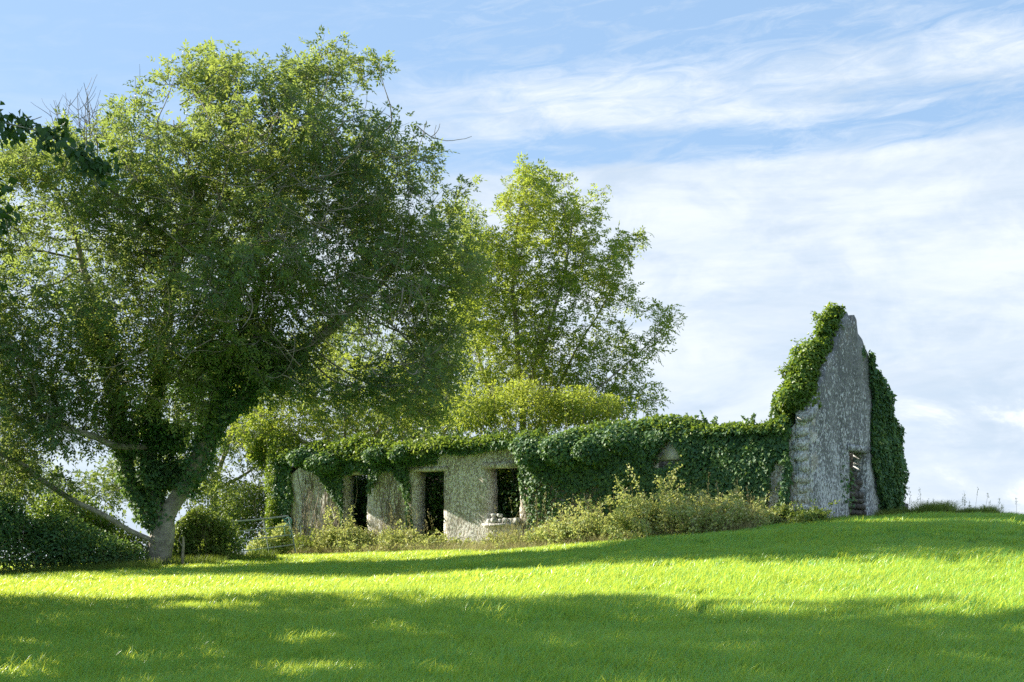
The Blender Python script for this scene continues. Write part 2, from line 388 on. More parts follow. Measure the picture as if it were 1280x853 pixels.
def ghole(v, z): return GDR[0] < v < GDR[1] and 1.9 < z < 4.58
gw = wall('gable_wall', P0+GD*.003, VD, GD, lines([0, GDR[0], GDR[1], WID], .15), lines([1.6, 1.9, 4.58], .15), gw_top, ghole, .42, M['gable'], house, .015)
bw = wall('back_wall', P0+VD*WID+UD*.43, UD, -ND, lines([0, LEN-.45], .3), lines([1.0, 3.4], .3), lambda u: 4.9+.2*math.sin(u*1.7), lambda u, z: False, .5, M['stone'], house)
ew = wall('end_wall', P0+UD*LEN+VD*.56, VD, UD, lines([0, WID-.6], .3), lines([.9, 3.4], .3), lambda u: 4.7+.3*math.sin(u*1.3), lambda u, z: False, .5, M['stone'], house)
pw = wall('cross_wall', P0+UD*8.9+VD*.56, VD, UD, lines([0, WID-1.1], .3), lines([1.2, 3.4], .3), lambda u: 5.0+.2*math.sin(u*1.3), lambda u, z: False, .45, M['stone'], house)
AXW = np.array([UD, ND, (0, 0, 1.)])
for (u0, u1), hh in ((WIN, .085), (D1, .06), (D2, .06), (HW, .09)):
    G = Geo(); G.box(P0+UD*(u0+u1)/2-ND*.20+np.array((0, 0, ZL+hh-.02)), (u1-u0)/2+.17, .262, hh, AXW, .03, rj)
    G.build('lintel', M['pale_stone'] if u0 == HW[0] else M['render'], fw)
G = Geo(); G.box(P0+VD*(GDR[0]+GDR[1])/2-GD*.17+np.array((0, 0, 4.66)), (GDR[1]-GDR[0])/2+.15, .205, .09, np.array([VD, GD, (0, 0, 1.)]), .02, rj); G.build('lintel', M['gable'], gw)
G = Geo(); G.box(P0+UD*10.36-ND*.03+np.array((0, 0, ZS-.05)), .66, .17, .04, AXW, .02, rj); G.build('window_sill', M['pale_stone'], fw)
G = Geo(); tri_ = [(3.80, 4.34), (4.62, 4.34), (4.22, 4.93)]
fr = [P0+UD*u_+ND*.075+np.array((0, 0, z_)) for u_, z_ in tri_]; G.add(fr+[q_-ND*.12 for q_ in fr], [(0, 2, 1), (3, 4, 5), (0, 1, 4), (0, 4, 3), (1, 2, 5), (1, 5, 4), (2, 0, 3), (2, 3, 5)])
o = G.build('render_patch', plain('pale_plaster', (.72, .69, .62), .9, 0, .18, 14), fw); o['label'] = 'small pale triangle of bare render showing through the ivy'
# corner: pale dressed stones where the front wall meets the gable, and the sloping shoulder stone
def rock(c, s, r, ax=np.eye(3), jt=.13):
    """an angular stone: a box with cut corners, 24 triangles or so"""
    G = Geo(); t = np.array([(x, y, z) for x in (-1, 0, 1) for y in (-1, 0, 1) for z in (-1, 0, 1) if (x, y, z) != (0, 0, 0)], float)
    t = nrm(t)*np.where((np.abs(t).sum(1) > 2)[:, None], 1.38, np.where((np.abs(t).sum(1) > 1)[:, None], 1.22, 1.0))
    t *= 1+r.uniform(-jt, jt, t.shape); t = t*np.array(s)
    import bmesh
    bm = bmesh.new(); vs = [bm.verts.new(p) for p in t]; res = bmesh.ops.convex_hull(bm, input=vs)
    bm.verts.ensure_lookup_table()
    for q in [q for q in bm.verts if not q.link_faces]: bm.verts.remove(q)
    bmesh.ops.triangulate(bm, faces=bm.faces[:]); bm.verts.index_update()
    V = np.array([q.co[:] for q in bm.verts]); T = np.array([[q.index for q in f.verts] for f in bm.faces]); bm.free()
    G.add(np.asarray(c)+V@ax, T); return G
zz = 2.35
while zz < 5.3:
    hh = rj.uniform(.11, .17); ln = rj.uniform(.16, .34)
    rock(P0+UD*(ln-.02)+VD*.12-GD*.0+np.array((0, 0, zz+hh)), (ln, .16, hh*.98), rj, AXW).build('quoin_stone', M['render'], fw); zz += 2*hh+.01
rock(P0+UD*.14+VD*.16+np.array((0, 0, 5.44)), (.24, .34, .12), rj, np.array([nrm(UD+np.array((0, 0, .0))), nrm(VD+np.array((0, 0, .9))), nrm(np.cross(UD, VD+np.array((0, 0, .9))))])).build('shoulder_stone', M['pale_stone'], gw)
# loose rubble walling up the lower part of the gable doorway
AXG = np.array([VD, GD, (0, 0, 1.)]); rub = M['rubble'] = wallmat('dark_rubble', (.07, .06, .05), (.15, .125, .10), (.30, .28, .24), None, .56)
zz = 2.25
while zz < 3.30:
    hh = rj.uniform(.07, .10); v = GDR[0]-.02
    while v < GDR[1]-.05:
        ln = min(rj.uniform(.10, .2), (GDR[1]+.06-v)/2)
        rock(P0+VD*(v+ln)-GD*rj.uniform(.12, .20)+np.array((0, 0, zz+hh)), (ln, .14, hh), rj, AXG).build('stone', rub, gw); v += 2*ln+.012
    zz += 2*hh+.008
for q in range(10):   # tumbled stones still stuck to the jamb above it
    v = rj.uniform(3.2, 3.75); z = 3.42+q*.055+rj.uniform(0, .04)
    rock(P0+VD*v-GD*rj.uniform(.18, .3)+np.array((0, 0, z)), (rj.uniform(.08, .18), .12, .07), rj, AXG).build('stone', rub, gw)
# stones lying on the window sill
lab = ['pale loose stone at the left end of the window sill', 'biggest white stone in the pile on the window sill', 'white stone in the middle of the window sill pile', 'grey stone right of the middle on the window sill',
       'small stone on top of the window sill pile', 'rounded stone on top near the left of the sill pile', 'white stone alone at the right end of the window sill', 'flat stone at the back of the window sill']
spots = [(10.78, .02, .10, .10), (10.60, .03, .12, .13), (10.38, .0, .11, .10), (10.16, .03, .11, .11), (10.45, -.06, .09, .28), (10.68, -.05, .09, .29), (9.72, .04, .13, .10), (10.0, -.1, .13, .09)]
for (u, d, s, z), lb in zip(spots, lab):
    c = P0+UD*u+ND*d+np.array((0, 0, ZS-.04+z)); o = rock(c, (s*rj.uniform(.8, 1.15), s*.85, s*rj.uniform(.6, .8)), rj, AXW, .24).build('loose_stone', M['pale_stone'], None, origin=c)
    tag(o, lb, 'stone', 'loose stones on the window sill')

# ------------------------------------------------------------------ ivy on the walls
def wall_ivy(name, label, O, A, N, region, n, thick, mask, mat, r, L=.105, wf=1.8, parent=None, stems=0):
    u = r.uniform(region[0], region[1], n); z = r.uniform(region[2], region[3], n); wv = Waves(int(r.integers(1e6)), wf); w2 = Waves(int(r.integers(1e6)), 5.5)
    p = O+u[:, None]*A+z[:, None]*np.array((0, 0, 1.)); a = wv(p); b = w2(p)
    m = mask(u, z, a, b); keep = m > 0
    u, z, p, a, b = u[keep], z[keep], p[keep], a[keep], b[keep]
    T = thick(u, z)*(1+.45*a+.3*b); T = np.maximum(T, .03)
    f = r.uniform(0, 1, len(u))**.6
    p = p+N*(T*f+.02)[:, None]
    D = np.array((0, 0, -1.))+r.normal(0, .45, p.shape)+N*.25; Nn = N*1.0+np.array((0, 0, .45))+r.normal(0, .42, p.shape)
    G = Geo(); leaves(G, p, D, Nn, L*r.uniform(.45, 1.4, len(p)), L*r.uniform(.55, 1.25, len(p)), .12, .35)
    return G
def fmask(u, z, a, b):
    # bare render between and round the openings, and a strip at the right-hand corner
    ok = np.ones(len(u), bool)
    ok &= ~((u > 9.35+.15*a) & (u < 12.9) & (z < 4.93+.10*a))
    ok &= ~((u > 12.55) & (u < 14.05+.1*b) & (z < 4.62+.25*a-(u-12.7)*.12))
    ok &= ~((np.abs(u-15.02) < .90*np.sqrt(np.clip(1-(np.clip(z-2.7, 0, 9)/1.72)**2, 0, 1))+.06*b) & (z < 4.45))      # rounded pier between the doorways
    ok &= ~((u > 15.8) & (u < 17.05) & (z < 4.42+.1*b))
    ok &= ~((u > 17.15+np.clip(z-3.3, 0, 9)*.95+.12*a) & (u < 19.55+.1*b) & (z < 4.85))
    ok &= ~((u > -.06) & (u < .52+.08*b) & (z < 5.4))
    ok &= ~((u > .72+.12*b) & (u < 1.15+.10*a-(z-3.3)*.25) & (z < 4.3+.3*b))
    tri = (np.abs(u-4.2) < (5.02-z)*.72) & (z > 4.26) & (z < 4.98)
    ok &= ~tri
    ok &= ~((u > 3.98) & (u < 4.7) & (z > 4.12) & (z < 4.30))
    # dark slit of the hidden window under its lintel
    ok &= ~((u > 6.6) & (u < 9.4) & (z < 3.7+.3*a) & (rng_(5).random(len(u)) < .72))
    ok &= z > 1.6
    return ok.astype(int)
r = rng_(21)
def fthick(u, z): return np.where(u < 9.2, .16+.30*np.clip((z-3.6)/1.4, 0, 1)*np.clip((9.4-u)/2.5, 0, 1)*np.where(u > 4.3, 1, .35), .12+.12*np.clip(z-4.3, 0, 1))
ivy_f = wall_ivy('ivy', '', P0, UD, ND, (-.05, LEN, 1.7, 5.15), 95000, fthick, fmask, M['ivy'], r)
# ivy over the wall head
head_g = Geo()
def head_points(u0, u1, zt, n, hgt, dep, r, seed):
    u = r.uniform(u0, u1, n); wv = Waves(seed, 1.6); w2 = Waves(seed+1, 5.0); c = P0+u[:, None]*UD
    h = hgt*(1+.45*wv(c)+.3*w2(c)); a = r.uniform(-.15, math.pi, n); rr = r.uniform(0, 1, n)**.5
    z = zt+np.sin(a)*h*rr; off = np.cos(a)*(dep)*rr
    return c+ND*(off-.2)[:, None]+np.array((0, 0, 1.))*z[:, None], ND*np.cos(a)[:, None]+np.array((0, 0, 1.))*np.sin(a)[:, None]
for (u0, u1, zt, n, hg, dp, sd) in ((.55, 9.6, 5.0, 29000, .36, .55, 31), (9.3, 13.3, 5.0, 9000, .30, .45, 33), (13.2, 16.2, 4.85, 11000, .50, .55, 35), (16.0, 20.5, 4.9, 13000, .45, .50, 37)):
    p, o_ = head_points(u0, u1, zt, n, hg, dp, r, sd)
    kk = r.random(len(p)) < (.50 if sd == 31 else .75)  # share of yellower leaves: young growth, plus sunlit warmth put into the colour
    leaves(head_g, p[kk]+(0, 0, .04), np.array((0, 0, -.3))+o_[kk]*.6+r.normal(0, .6, p[kk].shape), o_[kk]+np.array((0, 0, .5))+r.normal(0, .5, p[kk].shape), .10*r.uniform(.65, 1.25, kk.sum()), .085*r.uniform(.7, 1.2, kk.sum()), .12, .35)
    p, o_ = p[~kk], o_[~kk]
    leaves(ivy_f, p, np.array((0, 0, -.6))+o_*.5+r.normal(0, .5, p.shape), o_+np.array((0, 0, .5))+r.normal(0, .45, p.shape), .105*r.uniform(.65, 1.25, len(p)), .10*r.uniform(.7, 1.2, len(p)), .12, .35)
# the overhanging bulge of ivy on the middle stretch
blb = [(P0+UD*u+ND*.12+np.array((0, 0, z)), (a, .45, b)) for u, z, a, b in ((8.6, 4.6, 1.0, .55), (7.4, 4.75, 1.1, .6), (6.2, 4.7, 1.2, .6), (5.4, 4.95, .9, .45), (9.2, 4.95, .7, .35), (14.2, 4.95, .6, .35), (15.3, 4.95, .6, .3), (17.5, 4.80, .9, .38), (18.6, 5.0, .9, .38))]
p, o_ = blob_points(blb, 26000, r, .4, .25, 2.2, 71)
leaves(ivy_f, p, np.array((0, 0, -.7))+o_*.4+r.normal(0, .45, p.shape), o_+ND*.3+np.array((0, 0, .5))+r.normal(0, .45, p.shape), .11*r.uniform(.65, 1.25, len(p)), .10*r.uniform(.7, 1.2, len(p)), .12, .35)
# sprigs standing above the wall head
sprig_g = Geo()
for q in range(60):
    u = r.uniform(.2, 19.5); b0 = P0+UD*u-ND*r.uniform(.0, .4)+np.array((0, 0, ftop(u)+.2)); hgt = r.uniform(.25, .75) if r.random() < .3 else r.uniform(.15, .38)
    t = np.linspace(0, 1, 5)[:, None]; pts = b0+np.array((r.normal(0, .12), r.normal(0, .1), hgt))*t+np.array((r.normal(0, .1), 0, 0))*t*t
    sprig_g.path(pts, .006, 3, False); k = int(hgt*60)+6
    tt = r.uniform(.15, 1, k)[:, None]; pp = b0+(pts[-1]-b0)*tt
    leaves(ivy_f, pp, r.normal(0, 1, (k, 3))+np.array((0, 0, .2)), r.normal(0, 1, (k, 3))+np.array((0, 0, .7)), .09*r.uniform(.6, 1.2, k), .06)
iv = empty('ivy', P0+UD*8+np.array((0, 0, 1.8)), 'thick dark green ivy blanketing the long front wall of the ruin beside its window', 'ivy')
ivy_f.build('foliage', M['ivy'], iv); head_g.build('foliage', M['ivy_light'], iv)
G = Geo()   # woody ivy stems on the wall
for q in range(190):
    u = r.uniform(6.5, 9.4) if q > 90 else r.choice([r.uniform(.5, 9.3), r.uniform(17.0, 19.4), r.uniform(13.9, 15.3)]); k = 9; t = np.linspace(0, 1, k)
    uu = u+np.cumsum(r.normal(0, .10, k)); z0 = float(H(*(P0+UD*u)[:2])); zt = r.uniform(3.6, 4.9)
    G.path(P0+uu[:, None]*UD+ND*(.05+.03*np.sin(t*5))[:, None]+np.array((0, 0, 1.))*(z0+(zt-z0)*t)[:, None], np.linspace(r.uniform(.010, .026), .006, k), 5, False)
G.f = G.f+[f+G.n for f in sprig_g.f]; G.v += sprig_g.v
G.build('stem', M['twig'], iv, True)

# gable ivy, left slope
def slope_pt(v): return P0+VD*v-GD*.2+np.array((0, 0, gw_top(max(v, .01))))
ivl = empty('ivy', slope_pt(1.0), 'light green leafy ivy climbing the left slope of the tall gable to its tip', 'ivy')
blb = []
for t in np.linspace(0, 1, 9):
    v = .34+2.1*t; w_ = .55-.29*t
    blb.append((slope_pt(v)-GD*(.30-.14*t)+np.array((0, 0, .02))-VD*.12, (w_, w_*.95, w_*.9)))
blb += [(slope_pt(.25)-GD*.56+np.array((0, .25, .12)), (.34, .4, .42)), (slope_pt(.1)-GD*.50+np.array((0, .35, -.05)), (.36, .3, .33))]
p, o_ = blob_points(blb, 15000, r, .42, .34, 3.0, 81)
G = Geo(); leaves(G, p, np.array((0, 0, -.6))+o_*.5+r.normal(0, .5, p.shape), o_+np.array((0, 0, .5))+r.normal(0, .45, p.shape), .11*r.uniform(.65, 1.25, len(p)), .10*r.uniform(.7, 1.2, len(p)), .12, .35)
st = Geo()
for q in range(34):
    t = r.random(); b0 = slope_pt(.4+1.9*t)-GD*r.uniform(0, .4); e = b0+np.array((r.uniform(-.75, -.15)*(1-.5*t), r.uniform(-.3, .3), r.uniform(.25, .7)*(1-.3*t)))
    st.path(np.linspace(b0, e, 4)+r.normal(0, .02, (4, 3)), .006, 3, False); k = 26; tt = r.uniform(.3, 1, k)[:, None]; pp = b0+(e-b0)*tt+r.normal(0, .04, (k, 3))
    leaves(G, pp, r.normal(0, 1, (k, 3)), r.normal(0, 1, (k, 3))+np.array((0, 0, .7)), .10*r.uniform(.6, 1.2, k), .075)
G.build('foliage', M['ivy_light'], ivl); st.build('stem', M['twig'], ivl)
# gable ivy, right-hand side
ivr = empty('ivy', P0+VD*5.2+np.array((0, 0, 2.5)), 'dark green ivy hanging in a curtain down the right edge of the tall gable', 'ivy')
def gm(u, z, a, b):
    edge = 4.15+.10*a+.08*b+np.where(z < 4.3, (4.3-z)*.36, 0)-np.where(z > 6.2, (z-6.2)*.28, 0)
    top = np.array([gw_top(min(max(q, .01), WID-.01)) for q in u])+.05
    return ((u > edge) & (z < top+.05)).astype(int)
G = wall_ivy('ivy', '', P0, VD, GD, (3.2, 6.0, 2.2, 8.0), 34000, lambda u, z: .10+.16*np.clip(u-4.1, 0, 1.4), gm, M['ivy'], r)
blb = [(P0+VD*v+np.array((0, 0, z))-GD*.15-VD*.10, (.17, .18, .28)) for v, z in ((5.75, 5.3), (5.85, 4.8), (5.9, 4.2), (5.9, 3.6), (5.85, 3.0), (5.5, 5.8), (5.2, 6.2), (4.9, 6.5), (4.5, 6.9), (4.1, 7.2), (3.7, 7.5))]
p, o_ = blob_points(blb, 6500, r, .4, .3, 3.0, 85)
leaves(G, p, np.array((0, 0, -.7))+o_*.4+r.normal(0, .45, p.shape), o_+np.array((0, 0, .5))+r.normal(0, .45, p.shape), .11*r.uniform(.65, 1.25, len(p)), .10*r.uniform(.7, 1.2, len(p)), .12, .35)
G.build('foliage', M['ivy'], ivr)

# ------------------------------------------------------------------ trees: space colonisation
def grow(stems, attr, step=.38, infl=3.2, kill=.62, iters=110, seed=0):
    """stems: list of (parent stem or -1, points). Returns node positions, parents"""
    pos_ = []; par = []; r = rng_(seed)
    for (att, pts) in stems:
        pts = np.asarray(pts, float); L = np.concatenate([[0], np.cumsum(np.linalg.norm(np.diff(pts, axis=0), axis=1))])
        n = max(2, int(L[-1]/step)); t = np.linspace(0, L[-1], n+1)
        c = np.stack([np.interp(t, L, pts[:, k]) for k in range(3)], 1); c[1:] += r.normal(0, .03, c[1:].shape)
        for _ in range(2): c[1:-1] = (c[:-2]+2*c[1:-1]+c[2:])/4
        if att < 0: pos_.append(c[0]); par.append(-1); last = len(pos_)-1
        else:
            A = np.array(pos_); last = int(np.argmin(((A-c[0])**2).sum(1)))
        for q in c[1:]: pos_.append(q); par.append(last); last = len(pos_)-1
    A = attr; Pn = np.array(pos_); D2_ = ((A[:, None]-Pn[None])**2).sum(-1); near = D2_.argmin(1); nd = D2_.min(1); alive = np.ones(len(A), bool)
    pos_ = list(Pn)
    for it in range(iters):
        alive &= nd > kill*kill; act = alive & (nd < infl*infl)
        if not act.any(): break
        idx = near[act]; dirs = nrm(A[act]-np.array(pos_)[idx]); u, inv = np.unique(idx, return_inverse=True)
        s_ = np.zeros((len(u), 3)); np.add.at(s_, inv, dirs); s_ = nrm(s_+r.normal(0, .25, s_.shape))
        new = np.array(pos_)[u]+s_*step
        ok = np.array([True]*len(u)); base = len(pos_)
        for a_, b_ in zip(u, new): pos_.append(b_); par.append(int(a_))
        d = ((A[:, None]-new[None])**2).sum(-1); m_ = d.argmin(1); dm = d[np.arange(len(A)), m_]; up = dm < nd-1e-9
        near[up] = base+m_[up]; nd[up] = dm[up]
        if len(pos_) > 15000: break
    return np.array(pos_), np.array(par)
def skeleton_mesh(pos_, par, r0=.007, expo=2.35, rmax=None, flare=1.35, minr=None):
    n = len(pos_); acc = np.zeros(n); R_ = np.zeros(n); kids = np.zeros(n, int)
    order = range(n-1, -1, -1)
    for q in order:
        R_[q] = r0 if acc[q] == 0 else acc[q]**(1/expo)
        if par[q] >= 0: acc[par[q]] += R_[q]**expo; kids[par[q]] += 1
    raw = R_.copy()
    if rmax: R_ = r0*(R_/r0)**(math.log(rmax/r0)/math.log(R_[0]/r0))
    d = np.zeros((n, 3)); d[1:] = nrm(pos_[1:]-pos_[np.maximum(par[1:], 0)]); d[0] = (0, 0, 1)
    main = np.full(n, -1)
    for q in range(1, n):
        p_ = par[q]
        if p_ >= 0 and (main[p_] < 0 or R_[q] > R_[main[p_]]): main[p_] = q
    dn = d.copy()
    for q in range(n):
        if main[q] >= 0: dn[q] = nrm(d[q]+d[main[q]])
    e = np.array([q for q in range(n) if par[q] >= 0]); p_ = par[e]; is_main = main[p_] == e
    dA = np.where(is_main[:, None], dn[p_], d[e]); ra = np.where(is_main, R_[p_], np.minimum(R_[p_], R_[e]*1.25))
    thick = R_[e] > .05
    G = Geo(); G.smooth = True
    if thick.any():
        k = thick; G.tubes(pos_[p_[k]], pos_[e[k]], dA[k], dn[e[k]], ra[k], R_[e[k]], 9)
    k = ~thick; G.tubes(pos_[p_[k]], pos_[e[k]], dA[k], dn[e[k]], ra[k], R_[e[k]], 4)
    return G, R_, d, raw
def px_blobs(lst, d0): # (px, py, rx, ry, depth offset, depth radius m)
    out = []
    for (x, y, rx, ry, dd, dr) in lst:
        D = d0+dd; out.append((P(x, y, D), (rx/F*D, dr, ry/F*D)))
    return out
def tree(label, base, stems, blobs, nattr, leaf, mat, seed, group=None, per=7, sprays=.9, thr=.022, rmax=.42, bark='bark', step=.38, kill=.62, infl=3.2, gap=-9., name='ash_tree', shell=.45, pairs=3, L=.10, W=.042, rach=.22, leaf_keep=None, dens=None, lump=.26, up=.35, r0=.007):
    r = rng_(seed); t = empty(name, base, label, 'tree', group)
    A, _ = blob_points(blobs, nattr, r, shell, lump, 1.1, seed, gap, 1.15)
    ps, pr_ = grow(stems, A, step, infl, kill, 110, seed)
    G, R_, d, raw = skeleton_mesh(ps, pr_, rmax=rmax, r0=r0)
    tw = np.where(raw < thr)[0]; tw = tw[pr_[tw] >= 0]
    if leaf_keep is not None: tw = tw[leaf_keep(ps[tw])]
    K = np.repeat(tw, per); m = len(K)
    cen = np.array([b[0] for b in blobs]).mean(0)
    outd = nrm(ps[K]-cen)
    sd = nrm(d[K]*.5+outd*.35+r.normal(0, .62, (m, 3))+np.array((0, 0, up)))
    ln = r.uniform(.08, sprays*.62, m)
    C = ps[K]+(ps[pr_[K]]-ps[K])*r.uniform(0, 1, (m, 1))
    tip = C+sd*ln[:, None]
    k3 = r.random(m) < .45
    G.tubes(C[k3], tip[k3], sd[k3], sd[k3], np.full(k3.sum(), .006), np.full(k3.sum(), .003), 3)
    ld = nrm(sd*.6+r.normal(0, .6, (m, 3)))
    Lg = Geo()
    if leaf == 'ash': compound(Lg, tip, ld, r, pairs, rach, L, W)
    else:
        for q in range(4):
            c = C+(tip-C)*r.uniform(.3, 1.05, (m, 1)); leaves(Lg, c, nrm(ld+r.normal(0, .8, (m, 3))+np.array((0, 0, -.35))), np.array((0, 0, .9))+r.normal(0, .5, (m, 3)), L*r.uniform(.7, 1.2, m), W*r.uniform(.8, 1.2, m))
    G.build('trunk', M[bark], t); Lg.build('crown', M[mat], t)
    return t, ps, pr_, R_

# --- the big ash on the left
D0 = 41.0
q = lambda x, y, dd=0: P(x, y, D0+dd)
gz0 = float(H(*q(196, 708)[:2]))
bs = q(196, 708); bs[2] = gz0-.05
stems = [(-1, [bs, q(200, 680), q(207, 650), q(222, 622), q(245, 585, -.3), q(263, 535, -.5), q(278, 480, -.8), q(305, 420, -1.0), q(330, 350, -1.2)]),
    (0, [q(205, 655), q(195, 630, .2), q(188, 580, .4), q(190, 520, .6), q(205, 440, .6), q(215, 350, .5), q(245, 260, .3), q(285, 170, 0)]),
    (0, [q(203, 668), q(180, 640, .1), q(158, 590, .2), q(146, 530, .3), q(138, 460, .5), q(118, 380, .6), q(95, 300, .8)]),
    (0, [q(200, 680), q(172, 668, -.3), q(148, 655, -.7), q(125, 640, -1.0), q(100, 634, -1.2), q(70, 610, -1.6), q(48, 602, -1.7), q(25, 575, -2.0), q(-5, 568, -2.4)]),
    (0, [q(188, 560, .3), q(165, 556, -.3), q(140, 560, -.7), q(118, 543, -1.1), q(85, 540, -1.5), q(50, 520, -1.8)]),
    (0, [q(263, 535, -.5), q(300, 500, -.6), q(345, 465, -.6), q(400, 420, -.4), q(460, 370, -.2)]),
    (0, [q(278, 480, -.8), q(255, 430, .8), q(300, 360, 1.6), q(350, 260, 2.0), q(380, 160, 1.6)])]
blobs = px_blobs([(330, 195, 122, 100, -.8, 3.6), (195, 262, 112, 104, -1, 3.8), (70, 320, 115, 115, -1, 3.6), (430, 220, 100, 120, -.6, 3.6), (490, 330, 85, 105, -.4, 3.2), (300, 340, 155, 105, -1.8, 3.6),
    (420, 410, 110, 66, -1.6, 3.0), (500, 455, 75, 50, -1.0, 2.2), (40, 460, 80, 85, -1.2, 2.6), (382, 118, 56, 44, -.5, 2.0), (548, 290, 42, 50, .4, 2.0), (-40, 400, 90, 130, -.8, 3.0), (470, 150, 40, 46, 0, 1.6), (262, 112, 40, 40, -.5, 1.6),
    (95, 590, 60, 28, -1.6, 1.4), (540, 420, 42, 75, .2, 1.8), (60, 210, 50, 36, -.5, 1.8), (590, 340, 24, 34, .3, 1.0), (397, 86, 14, 24, -.3, .7), (330, 84, 14, 20, -.3, .7), (205, 108, 15, 30, -.3, .7), (268, 68, 12, 20, -.3, .6), (452, 100, 14, 22, 0, .6), (128, 168, 12, 24, -.6, .6), (500, 128, 14, 22, 0, .7), (20, 590, 46, 36, -1.6, 1.4), (150, 150, 10, 26, -.6, .5), (268, 78, 10, 18, -.4, .5), (450, 96, 12, 20, 0, .5), (398, 66, 9, 14, -.3, .45), (540, 205, 16, 20, .3, .8), (180, 130, 12, 26, -.6, .6), (300, 80, 10, 20, -.4, .5), (235, 88, 12, 16, -.4, .5), (360, 84, 10, 18, -.3, .5), (95, 180, 12, 20, -.6, .6), (575, 240, 16, 16, .4, .7), (10, 200, 24, 24, -.6, 1.0), (245, 440, 60, 50, -1.6, 2.0), (340, 445, 60, 36, -1.8, 1.8), (95, 500, 46, 50, -1.6, 1.8), (520, 500, 44, 44, -.6, 1.6), (150, 400, 70, 50, -1.4, 2.4), (450, 490, 50, 26, -1.4, 1.4), (15, 530, 60, 60, -1.6, 2.4), (70, 540, 50, 50, -1.8, 2.0), (240, 500, 44, 44, -1.9, 1.4), (385, 470, 60, 34, -1.9, 1.8), (150, 470, 40, 40, -1.9, 1.4), (200, 560, 40, 44, 1.6, 1.2), (265, 600, 26, 26, .8, .8)], D0)
big, bp, bpar, bR = tree('tallest tree, a wide dark ash with ivy-clad forking stems left of the gate', bs, stems, blobs, 12000, 'ash', 'ash', 101, per=9, rmax=.37, step=.30, kill=.38, infl=2.2, gap=-.34, lump=.38, L=.13, W=.055, rach=.26, thr=.02)
# bare pale twigs showing through and dead twigs at the top left
r = rng_(55)
G = Geo(); G.smooth = True
def wiggle(a, d, ln, r, n=9, curl=.35, rad=.02, up=.12):
    pts = [np.array(a, float)]; d = nrm(np.array(d, float)); c = r.normal(0, curl, 3)
    for k in range(n):
        c = c*.7+r.normal(0, curl*.5, 3); d = nrm(d+c*.35+np.array((0, 0, up))); pts.append(pts[-1]+d*ln/n)
    return np.array(pts)
for k in range(110):
    x, y = r.uniform(150, 540), r.uniform(130, 470); a = P(x, y, D0-4.2+r.uniform(-.6, 2.5)); 
    pt = wiggle(a, (r.normal(0, .8), -.35, r.normal(-.1, .6)), r.uniform(.8, 2.2), r, 10, .55, up=.15); G.path(pt, np.linspace(r.uniform(.012, .024), .006, len(pt)), 5, False)
    for _ in range(2):
        s0 = pt[r.integers(3, 9)]; p2 = wiggle(s0, r.normal(0, 1, 3), r.uniform(.4, 1), r, 6, .5); G.path(p2, np.linspace(.011, .005, len(p2)), 4, False)
G.build('bare_branch', M['twig'], big)
G = Geo(); G.smooth = True
for k in range(15):
    a = P(r.uniform(60, 185), r.uniform(185, 225), D0+r.uniform(-2, 1)); pt = wiggle(a, (r.normal(0, .4), 0, 1), r.uniform(1.2, 2.5), r, 9, .25); G.path(pt, np.linspace(.020, .006, len(pt)), 4, False)
    for _ in range(6):
        s0 = pt[r.integers(2, 9)]; p2 = wiggle(s0, (r.normal(0, .9), r.normal(0, .5), .6), r.uniform(.4, 1.0), r, 6, .3); G.path(p2, np.linspace(.010, .004, len(p2)), 3, False)
G.build('dead_twig', M['twig'], big)
# ivy sleeving the stems of the big tree
G = Geo()
stem_nodes = [(a, b) for a, b in zip(range(len(bp)), bpar) if b >= 0 and bR[a] > .10 and bp[a][2] < 7.6]
print('stems', len(stem_nodes), bR[0], len(bR))
for a, b in stem_nodes:
    low = bp[a][2] < 3.5 and bp[a][0] > q(200, 600)[0]
    if low or (bp[a][2] < 3.3 and bp[a][0] < q(150, 600)[0]): continue
    n = 190; t = r.uniform(0, 1, (n, 1)); ax = nrm(bp[a]-bp[b]); o_ = r.normal(size=(n, 3)); o_ = nrm(o_-(o_@ax)[:, None]*ax)
    rad = bR[a]+r.uniform(.02, .25, (n, 1))*(.7+.4*math.sin(a*1.7))
    c = bp[b]+(bp[a]-bp[b])*t+o_*rad
    leaves(G, c, np.array((0, 0, -.8))+o_*.4+r.normal(0, .4, (n, 3)), o_+np.array((0, 0, .4))+r.normal(0, .4, (n, 3)), .12*r.uniform(.6, 1.2, n), .11*r.uniform(.6, 1.2, n), .1, .35)
bl = px_blobs([(185, 600, 28, 34, 0, .7), (158, 545, 28, 40, .2, .7), (212, 535, 30, 44, .4, .8), (262, 560, 20, 40, .3, .6), (245, 480, 38, 36, .8, .8), (142, 470, 28, 44, .4, .7), (198, 460, 28, 50, .6, .8), (292, 470, 34, 30, 0, .7), (172, 645, 22, 26, .1, .5), (120, 410, 30, 40, .6, .8), (320, 430, 34, 34, -.5, .8), (215, 590, 22, 26, .5, .6)], D0)
p, o_ = blob_points(bl, 40000, r, .6, .35, 1.8, 97, -.15, 2.2)
leaves(G, p, np.array((0, 0, -.5))+o_*.5+r.normal(0, .5, p.shape), o_+np.array((0, 0, .5))+r.normal(0, .5, p.shape), .115*r.uniform(.6, 1.2, len(p)), .09*r.uniform(.6, 1.2, len(p)), .12, .38)
o = empty('ivy', q(188, 640), 'dark ivy sleeving the forked stems of the tallest tree', 'ivy'); G.build('foliage', M['ivy'], o)

